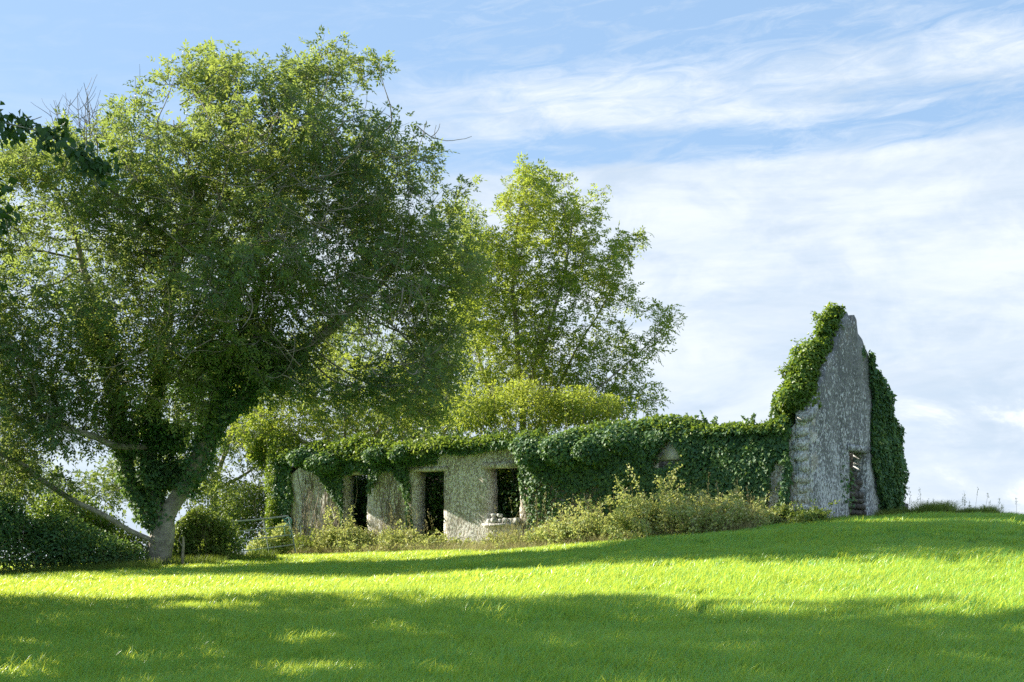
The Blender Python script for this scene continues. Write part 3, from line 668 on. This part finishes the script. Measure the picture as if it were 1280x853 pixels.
# --- the light green ash behind the wall
D1_ = 50.0; q = lambda x, y, dd=0: P(x, y, D1_+dd)
bs = q(655, 640); bs[2] = float(H(bs[0], bs[1]))-.05
stems = [(-1, [bs, q(655, 560), q(652, 500), q(646, 430), q(640, 350), q(648, 270), q(660, 225)]),
    (0, [q(655, 560), q(690, 500, .4), q(718, 440, .6), q(750, 390, .6), q(780, 330, .4), q(800, 300, .3)]),
    (0, [q(653, 545), q(700, 520, -.5), q(755, 480, -1), q(800, 440, -1.2), q(838, 400, -1.2)]),
    (0, [q(654, 555), q(615, 500, .4), q(592, 430, .8), q(582, 350, 1), q(585, 290, 1)]),
    (0, [q(652, 500), q(680, 430, -.5), q(705, 350, -.6), q(715, 280, -.4)]), (0, [q(690, 500, .4), q(740, 500, .2), q(790, 505, 0)])]
blobs = px_blobs([(672, 265, 52, 48, 0, 2.3), (640, 340, 72, 62, 0, 2.8), (725, 280, 38, 36, 0, 1.8), (740, 340, 52, 42, 0, 2.0), (700, 380, 55, 50, 0, 2.2), (596, 400, 42, 80, .5, 2.4), (628, 455, 62, 50, -.4, 2.5),
    (826, 405, 24, 26, -1.2, .8), (800, 440, 30, 18, -1.2, .8), (796, 300, 16, 14, 0, .7), (768, 375, 34, 26, 0, 1.2), (752, 425, 40, 26, 0, 1.4), (770, 310, 26, 22, 0, 1.0), (775, 490, 44, 20, -.5, 1.3), (690, 505, 90, 26, 0, 2.2), (655, 225, 16, 20, 0, .8), (585, 300, 34, 50, 1, 1.6), (745, 245, 14, 12, 0, .6), (720, 455, 60, 40, 0, 2.0), (660, 430, 50, 60, 0, 2.2), (620, 510, 60, 28, -.6, 1.8), (745, 510, 56, 18, -.8, 1.5), (800, 505, 26, 12, -.8, 1.0)], D1_)
tree('slender bright yellow-green ash rising behind the middle of the ivy covered wall', bs, stems, blobs, 4200, 'ash', 'ash2', 202, per=7, rmax=.17, kill=.36, infl=2.0, step=.28, L=.13, W=.055, rach=.27, thr=.018, gap=-.52, sprays=.65, r0=.006)
# bare fine twigs right of its crown
# --- trees growing in and behind the left half of the ruin
def small_tree(label, px, py, D, blist, n, mat, seed, **kw):
    b = P(px, py, D); b[2] = float(H(b[0], b[1]))-.05; bl = px_blobs(blist, D)
    top = max(q_[0][2] for q_ in bl); cx = np.mean([q_[0] for q_ in bl], 0)
    mid = b+(cx-b)*.55; st = [(-1, [b, b*.6+mid*.4+np.array((.1, 0, .1)), mid, cx])]
    for c, e in bl[:5]: st.append((0, [mid, (mid+c)/2+np.array((0, 0, -.1)), c]))
    return tree(label, b, st, bl, n, 'ash', mat, seed, **kw)
small_tree('bushy yellow-green tree filling the left rooms of the ruin above its two doorways', 430, 650, 52.0, [(400, 520, 70, 42, 0, 2.2), (500, 500, 60, 50, 0, 2.2), (340, 520, 50, 50, 0, 2), (560, 520, 50, 36, 0, 1.8), (450, 555, 90, 20, -.6, 1.2), (430, 478, 80, 30, 0, 1.8), (345, 470, 50, 36, 0, 1.8)], 4400, 'ash2', 303, per=6, rmax=.13, kill=.45, step=.3, infl=2.5, L=.115, W=.055, rach=.20, name='small_tree', thr=.016)
small_tree('dark tree in the gap between the big ash and the light green ash', 560, 650, 60.0, [(560, 430, 55, 70, 0, 3), (530, 520, 70, 50, 0, 3), (590, 500, 50, 45, 0, 2.5), (450, 520, 70, 50, 0, 3), (500, 460, 50, 40, 0, 2.5), (430, 440, 60, 44, 0, 2.5), (375, 465, 50, 44, 0, 2.5)], 5000, 'shrub', 404, per=6, rmax=.2, kill=.55, L=.13, W=.06, name='small_tree')
small_tree('leafy tree standing behind the gate and the left end of the ruin', 270, 660, 56.0, [(290, 530, 60, 60, 0, 3), (225, 560, 60, 60, 0, 2.5), (340, 570, 50, 45, 0, 2.5), (165, 590, 40, 40, 0, 2.5), (310, 470, 50, 40, 0, 2), (250, 490, 40, 40, 0, 2)], 3600, 'shrub', 505, per=6, rmax=.16, kill=.5, L=.13, W=.06, name='small_tree')
small_tree('lower bushy sapling just left of the leaning trunk, behind the hedge', 40, 660, 55.0, [(20, 600, 60, 34, 0, 2.5), (90, 615, 44, 26, 0, 2), (130, 610, 40, 30, 0, 2)], 2200, 'shrub', 506, per=6, rmax=.12, kill=.5, L=.13, W=.06, name='small_tree')

# --- trees beyond the left edge of the frame: their shade lies over the near field; one branch hangs into view
def edge_tree(label, x, y, h, rad, seed, low=1.0, n=900, stems_extra=(), blobs_extra=(), per=6, spr=1.1, L=.17, W=.15, nm='sycamore_tree'):
    z = float(H(x, y)); b = np.array((x, y, z-.05)); r = rng_(seed)
    st = [(-1, [b, b+(0, 0, h*.2), b+(.2, .1, h*.5), b+(0, 0, h*.8)])]+list(stems_extra)
    bl = [(b+np.array((0, 0, low+(h-low)*f)), (rad*g_, rad*g_, (h-low)*.20)) for f, g_ in ((.14, .85), (.34, 1.0), (.56, 1.0), (.76, .8), (.92, .45))]+list(blobs_extra)
    return tree(label, b, st, bl, n, 'broad', 'sycamore', seed, per=per, up=.2, rmax=.35, kill=.65, L=L, W=W, name=nm, sprays=spr)
tb = P(-60, 120, 11.5)
b_a = np.array((-8.6, 12.2, float(H(-8.6, 12.2))))
ext = [(0, [b_a+(0, 0, 3.8), b_a+(1.8, -.3, 4.6), P(-40, 150, 11.3), P(20, 150, 11.0), P(70, 165, 10.8), P(105, 185, 10.7), P(138, 208, 10.7)]),
       (0, [b_a+(0, 0, 3.2), b_a+(1.8, -.3, 3.6), P(-60, 240, 11.3), P(-25, 230, 11.0), P(5, 262, 10.8)])]
t_near, ps, pr_, R_ = edge_tree('near broadleaf tree at the left edge whose dark branch droops into the sky', -8.6, 12.2, 9.5, 2.4, 606, 1.2, 1100, ext, per=9, spr=.38, L=.085, W=.055)
G = Geo(); r = rng_(66)
for path, cnt in ((ext[0][1][2:], 260), (ext[1][1][2:], 70)):
    pth = np.array(path); tt = r.uniform(0, len(pth)-1, cnt); i0 = np.minimum(tt.astype(int), len(pth)-2); f = (tt-i0)[:, None]
    c = pth[i0]*(1-f)+pth[i0+1]*f+r.normal(0, .045, (cnt, 3))+np.array((0, 0, -.05))*r.uniform(0, 2.2, (cnt, 1))
    leaves(G, c, np.array((.1, 0, -1.0))+r.normal(0, .45, (cnt, 3)), np.array((.2, -.8, .4))+r.normal(0, .5, (cnt, 3)), .078*r.uniform(.6, 1.25, cnt), .046*r.uniform(.7, 1.2, cnt), .12, .38)
G.build('spray', M['sycamore'], t_near)
edge_tree('second of the broadleaf trees shading the near field from the left', -11.9, 20.0, 15.5, 4.0, 707, .4, 2800, per=9)
edge_tree('tallest of the broadleaf trees shading the near field from the left', -14.2, 24.9, 16.0, 4.0, 808, .4, 2800, per=9)
edge_tree('smallest of the broadleaf trees shading the near field, leaning in behind the drooping branch', -10.6, 15.4, 12.5, 3.0, 717, .4, 1700, per=9)
edge_tree('broadleaf tree beside the left hedge, outside the gateway', -22.0, 41.0, 7.0, 2.8, 909, .6, 800)

# ------------------------------------------------------------------ hedges, brambles
def bush(name, label, cat, blobs, n, mat, r, seed, L=.10, W=.07, gap=-9, stems=20, lump=.3, group=None, extra=None, shell=.42):
    base = np.mean([b[0] for b in blobs], 0).copy(); base[2] = float(H(base[0], base[1]))
    o = empty(name, base, label, cat, group); p, od = blob_points(blobs, n, r, shell, lump, 1.9, seed, gap, 2.6)
    k = p[:, 2] > H(p[:, 0], p[:, 1])+.02; p, od = p[k], od[k]; m = len(p)
    G = Geo(); leaves(G, p, od*.6+r.normal(0, .6, (m, 3))+np.array((0, 0, -.1)), od*.6+np.array((0, 0, .7))+r.normal(0, .5, (m, 3)), L*r.uniform(.6, 1.25, m), W*r.uniform(.7, 1.2, m))
    S = Geo(); S.smooth = True
    for q_ in range(stems):
        c, e = blobs[r.integers(len(blobs))]; a = np.array(c)+r.normal(0, .3, 3)*np.array(e); a[2] = float(H(a[0], a[1]))
        tgt = np.array(c)+nrm(r.normal(size=3)+np.array((0, 0, .9)))*np.array(e)*r.uniform(.95, 1.3); pt = np.linspace(a, tgt, 7)+r.normal(0, .05, (7, 3)); S.path(pt, np.linspace(.016, .005, 7), 4, False)
        kk = 14; tt = r.uniform(.6, 1, (kk, 1)); cc = a+(tgt-a)*tt+r.normal(0, .03, (kk, 3)); leaves(G, cc, r.normal(0, 1, (kk, 3)), r.normal(0, 1, (kk, 3))+np.array((0, 0, .8)), L*r.uniform(.6, 1.1, kk), W*r.uniform(.7, 1.1, kk))
    G.build('foliage', M[mat], o); S.build('stem', M['twig'], o); return o
r = rng_(77)
def gb(px, py, D, rx, ry, dr): return (P(px, py, D), (rx/F*D, dr, ry/F*D))
bush('hedge', 'dark dense hedge at the left edge, left of the big ash trunk', 'hedge', [gb(0, 660, 39, 65, 54, 1.2), (P(-70, 655, 39), (1.4, 1.2, 1.3)), gb(60, 674, 39.3, 50, 46, 1.1), gb(110, 692, 39.6, 45, 30, .9), gb(150, 698, 40, 30, 22, .7), (P(-140, 660, 38.5), (1.6, 1.2, 1.3))], 42000, 'ivy', r, 1, stems=80, lump=.42)
bush('hedge', 'round clipped-looking hedge between the big ash trunk and the metal gate', 'hedge', [gb(240, 668, 43, 36, 42, .9), gb(272, 680, 43, 26, 34, .8), gb(225, 690, 42.8, 24, 26, .7)], 20000, 'shrub', r, 2, stems=45, lump=.45)
bush('shrub', 'sunlit straggly shrub under the low limb of the big ash', 'shrub', [gb(150, 684, 41.2, 30, 20, .6), gb(122, 664, 42, 36, 24, .8), gb(80, 640, 42.5, 40, 20, .9)], 12000, 'ivy_light', r, 3, stems=50)
bush('shrub', 'ivy-covered shrub swallowing the left end wall of the ruin behind the gate', 'shrub', [gb(352, 600, 50.5, 22, 60, .6), gb(345, 650, 50.2, 18, 40, .6), gb(335, 560, 52, 36, 30, 1.0)], 13000, 'ivy_light', r, 4, stems=20)
bush('shrub', 'dark undergrowth behind the metal gate', 'shrub', [gb(315, 640, 52.5, 40, 45, 1.0), gb(285, 630, 54, 40, 40, 1.0)], 12000, 'shrub', r, 5, stems=14)
bush('shrub', 'pale straggly shrub growing through the metal gate beside the ruin', 'shrub', [gb(330, 688, 46.5, 22, 18, .5), gb(352, 676, 46.8, 14, 22, .5)], 3500, 'bramble', r, 6, stems=16)
def interior(u, z, a, b, c): return (P0+UD*u+VD*(.55+a)+np.array((0, 0, z)), (b, a*.8, c))
bush('shrub', 'bright leafy bushes massed behind the wall head under the light green ash', 'shrub', [gb(600, 515, 47, 50, 30, 1.2), gb(660, 505, 46.5, 50, 34, 1.2), gb(720, 508, 46, 46, 26, 1.1), gb(780, 512, 45.5, 36, 16, .9), gb(690, 560, 46.5, 110, 40, 1.2)], 26000, 'ash2', r, 8, L=.11, W=.06, gap=-.25, stems=70, lump=.45)
o = bush('ivy', 'rank dark ivy choking the roofless rooms, thickened to darken the doorways and window', 'ivy', [interior(10.6, 3.3, 2.3, 1.6, 1.7), interior(1.5, 3.9, 2.6, 1.1, 1.8),interior(4.6, 3.6, 2.6, 1.6, 1.5), interior(13.2, 3.2, 2.3, 1.8, 1.7), interior(16.5, 3.2, 2.2, 1.8, 1.7), interior(18.8, 3.4, 2.2, 1.2, 1.5),  # masses overhead and behind the gable door are added to block the sun
     interior(11.8, 4.9, 1.9, 2.2, .5), interior(14.2, 4.8, 2.0, 2.2, .5), interior(16.5, 4.9, 2.0, 2.2, .5)], 72000, 'ivy', r, 7, L=.12, W=.11, stems=10, lump=.15)

def brambles(label, u0, u1, hgt, n, dist, mat, seed, r, dep=.5):
    c0 = P0+UD*(u0+u1)/2+ND*dist; c0[2] = float(H(c0[0], c0[1]))
    o = empty('bramble', c0, label, 'bramble', 'bramble thickets along the foot of the ruin'); G = Geo(); S = Geo(); S.smooth = True; wv = Waves(seed, 2.4)
    for k in range(n):
        u = r.uniform(u0, u1); a = P0+UD*u+ND*(dist+r.normal(0, dep*.5)); a[2] = float(H(a[0], a[1]))
        hh = hgt*max(.38, .70+.46*float(wv(a[None])[0]))*r.uniform(.35, 1.15)*(1.65 if r.random() < .09 else 1); dr = nrm(np.array((r.normal(0, 1), r.normal(-.3, .7), 0))); t = np.linspace(0, 1, 8)[:, None]; sp_ = r.uniform(.2, .9)*hh
        pt = a+dr*t*sp_+np.array((0, 0, 1.))*(hh*(1.5*t-.62*t*t))*1.1+r.normal(0, .015, (8, 3)); S.path(pt, np.linspace(.009, .004, 8), 3, False)
        m = int(26*hh)+8; tt = r.uniform(.12, 1, m)*7; i0 = np.minimum(tt.astype(int), 6); f = (tt-i0)[:, None]; c = pt[i0]*(1-f)+pt[i0+1]*f+r.normal(0, .055, (m, 3))
        for _ in range(2):
            leaves(G, c, r.normal(0, 1, (m, 3))+np.array((0, 0, .1)), np.array((0, 0, .9))+r.normal(0, .6, (m, 3)), .085*r.uniform(.6, 1.25, m), .06*r.uniform(.6, 1.2, m))
            c = c+r.normal(0, .035, c.shape)
    G.build('foliage', M[mat], o); S.build('stem', M['twig'], o)
brambles('pale tangled brambles heaped against the ivy wall, nearest to the gable', 1.1, 4.8, 1.0, 850, 1.1, 'bramble', 5, r, 1.1)
brambles('pale brambles with tall shoots against the middle of the ivy wall', 4.6, 7.4, .80, 620, 1.1, 'bramble', 6, r, .9)
brambles('low leafy brambles right of the stone-heaped window sill', 7.2, 9.9, .62, 480, .9, 'bramble', 7, r, .8)
brambles('low brambles and weeds in front of the two dark doorways', 12.2, 17.0, .85, 800, .7, 'bramble', 8, r, .7)
brambles('low leafy weeds between the gate and the left doorway', 17.0, 20.3, .8, 330, .7, 'shrub', 9, r, .6)
brambles('green weeds at the foot of the pale corner stones by the gable', -.5, 1.6, .55, 330, .45, 'shrub', 10, r, .5)
brambles('straw and bramble tangle just left of the pale corner stones', .6, 2.2, .62, 260, .8, 'bramble', 12, r, .8)
brambles('thin weeds under the window between the brambles and the right doorway', 9.7, 12.4, .34, 200, .6, 'bramble', 13, r, .6)

# ------------------------------------------------------------------ blades: tall grass and weeds
def blades(G, C, h, wd, r, lean=(.12, 0), spread=.25, seg=3):
    m = len(C); h = np.broadcast_to(h, (m,))*r.uniform(.55, 1.2, m); a = r.uniform(0, np.pi, m); S = np.stack([np.cos(a), np.sin(a), 0*a], 1)*(np.broadcast_to(wd, (m,))*r.uniform(.7, 1.2, m))[:, None]
    ln = np.stack([lean[0]+r.normal(0, spread, m), lean[1]+r.normal(0, spread, m), 0*a], 1)*h[:, None]
    rows = []
    for k in range(seg):
        t = k/seg; c = C+ln*t*t; c = c+np.array((0, 0, 1.))*(h*(t-.12*t*t))[:, None]; wk = (1-t**1.6*.75)*.5
        rows += [c-S*wk, c+S*wk]
    c = C+ln+np.array((0, 0, 1.))*(h*.86)[:, None]; rows.append(c)
    V = np.stack(rows, 1); b = (np.arange(m)*(2*seg+1))[:, None]; T = []
    for k in range(seg-1): T += [b+[2*k, 2*k+1, 2*k+3], b+[2*k, 2*k+3, 2*k+2]]
    T.append(b+[2*seg-2, 2*seg-1, 2*seg]); G.add(V, np.concatenate(T))
def seedheads(G, C, h, r):
    m = len(C); hh = h*r.uniform(.7, 1.2, m); ln = r.normal(0, .12, (m, 2)); tip = C+np.stack([ln[:, 0]*hh, ln[:, 1]*hh, hh], 1)
    d = tip-C; G.tubes(C, tip, d, d, np.full(m, .005), np.full(m, .003), 3)
    for k in range(12):
        t = r.uniform(.72, 1.02, (m, 1)); leaves(G, C+d*t+r.normal(0, .018, (m, 3)), d+r.normal(0, .3, (m, 3)), r.normal(0, 1, (m, 3)), .06, .014)
def onground(x, y): return np.stack([x, y, H(x, y)-.01], 1)
r = rng_(88)
G = Geo()   # rough dry grass along the foot of the walls and hedges
for (u0, u1, d0, d1, n, h) in ((.6, 10, .6, 2.3, 9500, .42), (9.5, 20.5, .5, 1.8, 7500, .42), (.8, 10, .9, 1.6, 1400, .95), (-.3, 1.0, .2, .9, 900, .35)):
    u = r.uniform(u0, u1, n); d = r.uniform(d0, d1, n); p = P0+u[:, None]*UD+d[:, None]*ND; blades(G, onground(p[:, 0], p[:, 1]), h, .010, r, (.1, -.05), .35)
for (u0, u1, n) in ((1.0, 9.8, 170), (12.2, 19.5, 110)):
    u = r.uniform(u0, u1, n); d = r.uniform(.6, 1.9, n); p = P0+u[:, None]*UD+d[:, None]*ND; seedheads(G, onground(p[:, 0], p[:, 1]), r.uniform(.7, 1.45, n), r)
tag(G.build('dry_grass', M['dry']), 'straw-coloured rough grass mixed into the brambles at the foot of the wall', 'grass', kind='stuff')
G = Geo()
# along the crest at the right, beside the gable
n = 13000; t = r.uniform(0, 1, n)**1.15; x = 11.9+t*2.6; y = 42.6-t*1.2+r.normal(0, .35, n); blades(G, onground(x, y), np.maximum(.20, .58*(1-t*.55)*(1+.22*np.sin(x*5.1)+.2*np.sin(x*11.3+1))), .011, r, (.1, 0), .35)
n = 40; t = r.uniform(0, 1, n)**1.1; seedheads(G, onground(11.7+t*2.9, 42.4-t*1.2+r.normal(0, .3, n)), r.uniform(.35, .85, n), r)
n = 500; x = r.uniform(11.3, 16, n); blades(G, onground(x, 41.8+r.normal(0, .5, n)), .30, .009, r, (.1, 0), .4)
# beside the gable foot
n = 2600; v = r.uniform(3.9, 6.3, n); d = r.uniform(.1, .6, n); p = P0+v[:, None]*VD+d[:, None]*GD; blades(G, onground(p[:, 0], p[:, 1]), .42, .010, r, (.05, 0), .25)
n = 2400; v = r.uniform(-.3, 4.2, n); d = r.uniform(.08, .5, n); p = P0+v[:, None]*VD+d[:, None]*GD; blades(G, onground(p[:, 0], p[:, 1]), .25, .010, r, (.05, 0), .25)
tag(G.build('tall_grass', M['weed']), 'tall ragged grass and seed heads along the crest right of the gable', 'grass', kind='stuff')
G = Geo()   # left: along the hedge and trunk foot
n = 9000; px = r.uniform(-30, 345, n); D = 39.0+np.where(px > 200, 2.5, 0)+(px > 280)*1.6+r.uniform(-1.3, .7, n); x = (px-640)/F*D; blades(G, onground(x, D), .40, .011, r, (.08, -.02), .28)
n = 40; px = r.uniform(20, 340, n); D = 39.2+np.where(px > 200, 2.5, 0)+r.uniform(-.8, .3, n); seedheads(G, onground((px-640)/F*D, D), .75, r)
tag(G.build('tall_grass', M['weed']), 'long grass and weeds along the hedge foot, round the big tree trunk', 'grass', kind='stuff')
# docks: tall dead stems standing in the brambles
for k, (px, py, hgt, lb) in enumerate(((710, 650, 1.0, 'single tall dead weed stalk against the dark ivy, right of the window'), (722, 652, .55, 'short bent dead weed stalk beside the tall one'), (876, 640, 1.2, 'leaning dead weed stalk above the brambles near the gable'), (776, 648, 1.0, 'leafy bramble shoot standing tallest in the middle of the thicket'))):
    D = 42.6 if px < 760 else 40.0; a = P(px, py, D); a[2] = float(H(a[0], a[1])); G = Geo(); pt = wiggle(a, (.05, 0, 1), hgt+.55, r, 9, .12, up=.05)
    G.path(pt, np.linspace(.014, .008, len(pt)), 5); m = 30; leaves(G, pt[r.integers(5, 10, m)]+r.normal(0, .02, (m, 3)), np.array((0, 0, .5))+r.normal(0, .7, (m, 3)), r.normal(0, 1, (m, 3)), .05 if k < 3 else .10, .02 if k < 3 else .06)
    tag(G.build('weed_stalk', M['dry'], None, origin=a), lb, 'weed', 'stalks above the brambles')

# ------------------------------------------------------------------ gate, stake, stones
gt = empty('field_gate', P(300, 703, 45), 'leaning blue-grey tubular metal gate propped between hedge and ruin', 'gate')
TL, TR, BL = P(291, 652, 44.6), P(361, 645, 46.6), P(300, 704, 44.4)
AL, DN = TR-TL, BL-TL
def tube(name, a, b, rad, bend=0):
    G = Geo(); G.smooth = True; t = np.linspace(0, 1, 7)[:, None]; pt = a+(b-a)*t+np.array((0, 0, -1.))*np.sin(t*np.pi)*bend; G.path(pt, rad, 8); return G.build(name, M['galv'], gt)
for f in (0, .24, .47, .72, 1.0): tube('rail', TL+DN*f, TL+AL*(1.0 if f > .3 else .985)+DN*f, .026 if f in (0, 1.0) else .020, .015)
tube('stile', TL-DN*.02, TL+DN*1.02, .028); tube('stile', TL+AL+DN*.04, TL+AL+DN*1.0, .028); tube('brace', TL+AL*.53+DN*.0, TL+AL*.53+DN*1.0, .018)
G = Geo(); G.smooth = True
a = TL+AL*.88+DN*.05
G.path(np.array([a, a+(.12, -.04, -.10), a+(.26, -.04, -.22), a+(.20, -.05, -.34), a+(.30, -.05, -.5), a+(.24, -.05, -.62)]), .013, 6)
G.path(np.array([a+(.28, -.03, .02), a+(.18, -.05, -.14), a+(.05, -.05, -.26), a+(.08, -.05, -.52)]), .012, 6)
G.path(np.array([a+(.08, -.06, -.02), a+(.2, -.07, .03), a+(.3, -.07, -.05), a+(.27, -.06, -.16)]), .018, 6)
tag(G.build('rope', M['rope'], None, True, origin=a), 'teal rope knotted round the top right corner of the metal gate', 'rope')
G = Geo(); b = P(228, 708, 40.6); b[2] = float(H(b[0], b[1]))-.05; G.path(np.array([b, b+(.0, 0, .35), b+(.03, 0, .7), b+(.02, 0, .95)]), (.05, .045, .04, .03), 7)
G.path(np.array([b+(.03, 0, .6), b+(-.1, -.02, .85), b+(-.04, 0, 1.05)]), (.02, .014, .008), 5)
tag(G.build('wooden_stake', M['wood'], None, origin=b), 'thin pale wooden stake standing in the grass right of the big ash trunk', 'stake')
rl = ['biggest grey stone tumbled at the right foot of the gable', 'middle stone beside the ivy at the gable foot', 'small stone at the right end of the rubble by the gable', 'stone on top of the rubble right of the gable']
for (px, D, s, z), lb in zip(((1126, 43.6, .24, .12), (1133, 43.4, .18, .10), (1139, 43.3, .14, .08), (1129, 43.7, .16, .42)), rl):
    c = P(px, 640, D); c[2] = float(H(c[0], c[1]))+z; tag(rock(c, (s, s*.9, s*.8), r, np.eye(3)).build('rubble_stone', M['stone'], None, origin=c), lb, 'stone', 'rubble at the foot of the gable')

# ------------------------------------------------------------------ the pasture
def pasture():
    r = rng_(99); tufts = []
    for k in range(8):
        near = k < 4; G = Geo(); n = 120 if near else 110; a = r.uniform(0, 6.283, n); q_ = np.sqrt(r.uniform(0, 1, n))*(.26 if near else .34)
        blades(G, np.stack([np.cos(a)*q_, np.sin(a)*q_, 0*a-.02], 1), .235 if near else .19, .0115 if near else .017, r, (.34, -.06), .36, 3)
        me = mesh_('grass_tuft', np.concatenate(G.v), np.concatenate(G.f), M['grass'], True); tufts.append(bpy.data.objects.new('grass_tuft', me))
    pts = []; rot = []; scl = []; idx = []
    def zone(y0, y1, dens, ids, hs):
        n = int((y1-y0)*2*(.40*y1+1.5)*dens); y = r.uniform(y0, y1, n); x = r.uniform(-1, 1, n)*(.40*y1+1.5); k = np.abs(x) < .38*y+1.5
        x, y = x[k], y[k]; rel = (np.stack([x, y], 1)-P0[:2]); u = rel@UD[:2]; d = rel@ND[:2]; v = rel@VD[:2]
        out_ = ~((u > -.1) & (u < LEN+.4) & (v > -.7) & (v < WID)); out_ &= ~((u > 1) & (u < LEN) & (d < 1.1) & (d > -1) & (r.random(len(u)) < .7))
        x, y = x[out_], y[out_]; m = len(x); z = H(x, y)
        pts.append(np.stack([x, y, z], 1)); rot.append(np.stack([r.normal(0, .05, m), r.normal(0, .05, m), r.normal(0, .55, m)], 1))
        wv = Waves(7, 1.1); s_ = r.uniform(.7, 1.15, m)*(1+.22*wv(np.stack([x, y, z], 1)))*hs; scl.append(s_); idx.append(r.choice(ids, m))
    zone(9.5, 17, 28, [0, 1, 2, 3], 1.0); zone(17, 26, 17, [0, 1, 2, 3], 1.05); zone(26, 50, 12, [4, 5, 6, 7], 1.0)
    Pn = np.concatenate(pts); me = bpy.data.meshes.new('field_grass'); me.vertices.add(len(Pn)); me.vertices.foreach_set('co', Pn.astype(np.float32).ravel())
    at = me.attributes.new('rot', 'FLOAT_VECTOR', 'POINT'); at.data.foreach_set('vector', np.concatenate(rot).astype(np.float32).ravel())
    at = me.attributes.new('scl', 'FLOAT', 'POINT'); at.data.foreach_set('value', np.concatenate(scl).astype(np.float32))
    at = me.attributes.new('idx', 'INT', 'POINT'); at.data.foreach_set('value', np.concatenate(idx).astype(np.int32))
    me.materials.append(M['grass']); o = bpy.data.objects.new('field_grass', me); COL.objects.link(o)
    tag(o, 'lush bright green pasture grass covering the whole field', 'grass', kind='stuff')
    ng = bpy.data.node_groups.new('grow_grass', 'GeometryNodeTree'); ng.interface.new_socket('Geometry', in_out='INPUT', socket_type='NodeSocketGeometry'); ng.interface.new_socket('Geometry', in_out='OUTPUT', socket_type='NodeSocketGeometry')
    N = ng.nodes; Lk = ng.links; gi = N.new('NodeGroupInput'); go = N.new('NodeGroupOutput'); iop = N.new('GeometryNodeInstanceOnPoints'); g2i = N.new('GeometryNodeGeometryToInstance')
    for t_ in tufts[::-1]:
        oi = N.new('GeometryNodeObjectInfo'); oi.inputs['Object'].default_value = t_; oi.transform_space = 'ORIGINAL'; Lk.new(oi.outputs['Geometry'], g2i.inputs[0])
    def na(name, dt):
        a_ = N.new('GeometryNodeInputNamedAttribute'); a_.data_type = dt; a_.inputs[0].default_value = name; return a_.outputs['Attribute']
    Lk.new(gi.outputs[0], iop.inputs['Points']); Lk.new(g2i.outputs[0], iop.inputs['Instance']); iop.inputs['Pick Instance'].default_value = True
    Lk.new(na('idx', 'INT'), iop.inputs['Instance Index'])
    e2r = N.new('FunctionNodeEulerToRotation'); Lk.new(na('rot', 'FLOAT_VECTOR'), e2r.inputs[0]); Lk.new(e2r.outputs[0], iop.inputs['Rotation'])
    Lk.new(na('scl', 'FLOAT'), iop.inputs['Scale']); Lk.new(iop.outputs[0], go.inputs[0])
    md = o.modifiers.new('grass', 'NODES'); md.node_group = ng
    print('grass instances', len(Pn))
pasture()
print('tris', sum(len(o.data.polygons) for o in bpy.data.objects if o.type == 'MESH'))
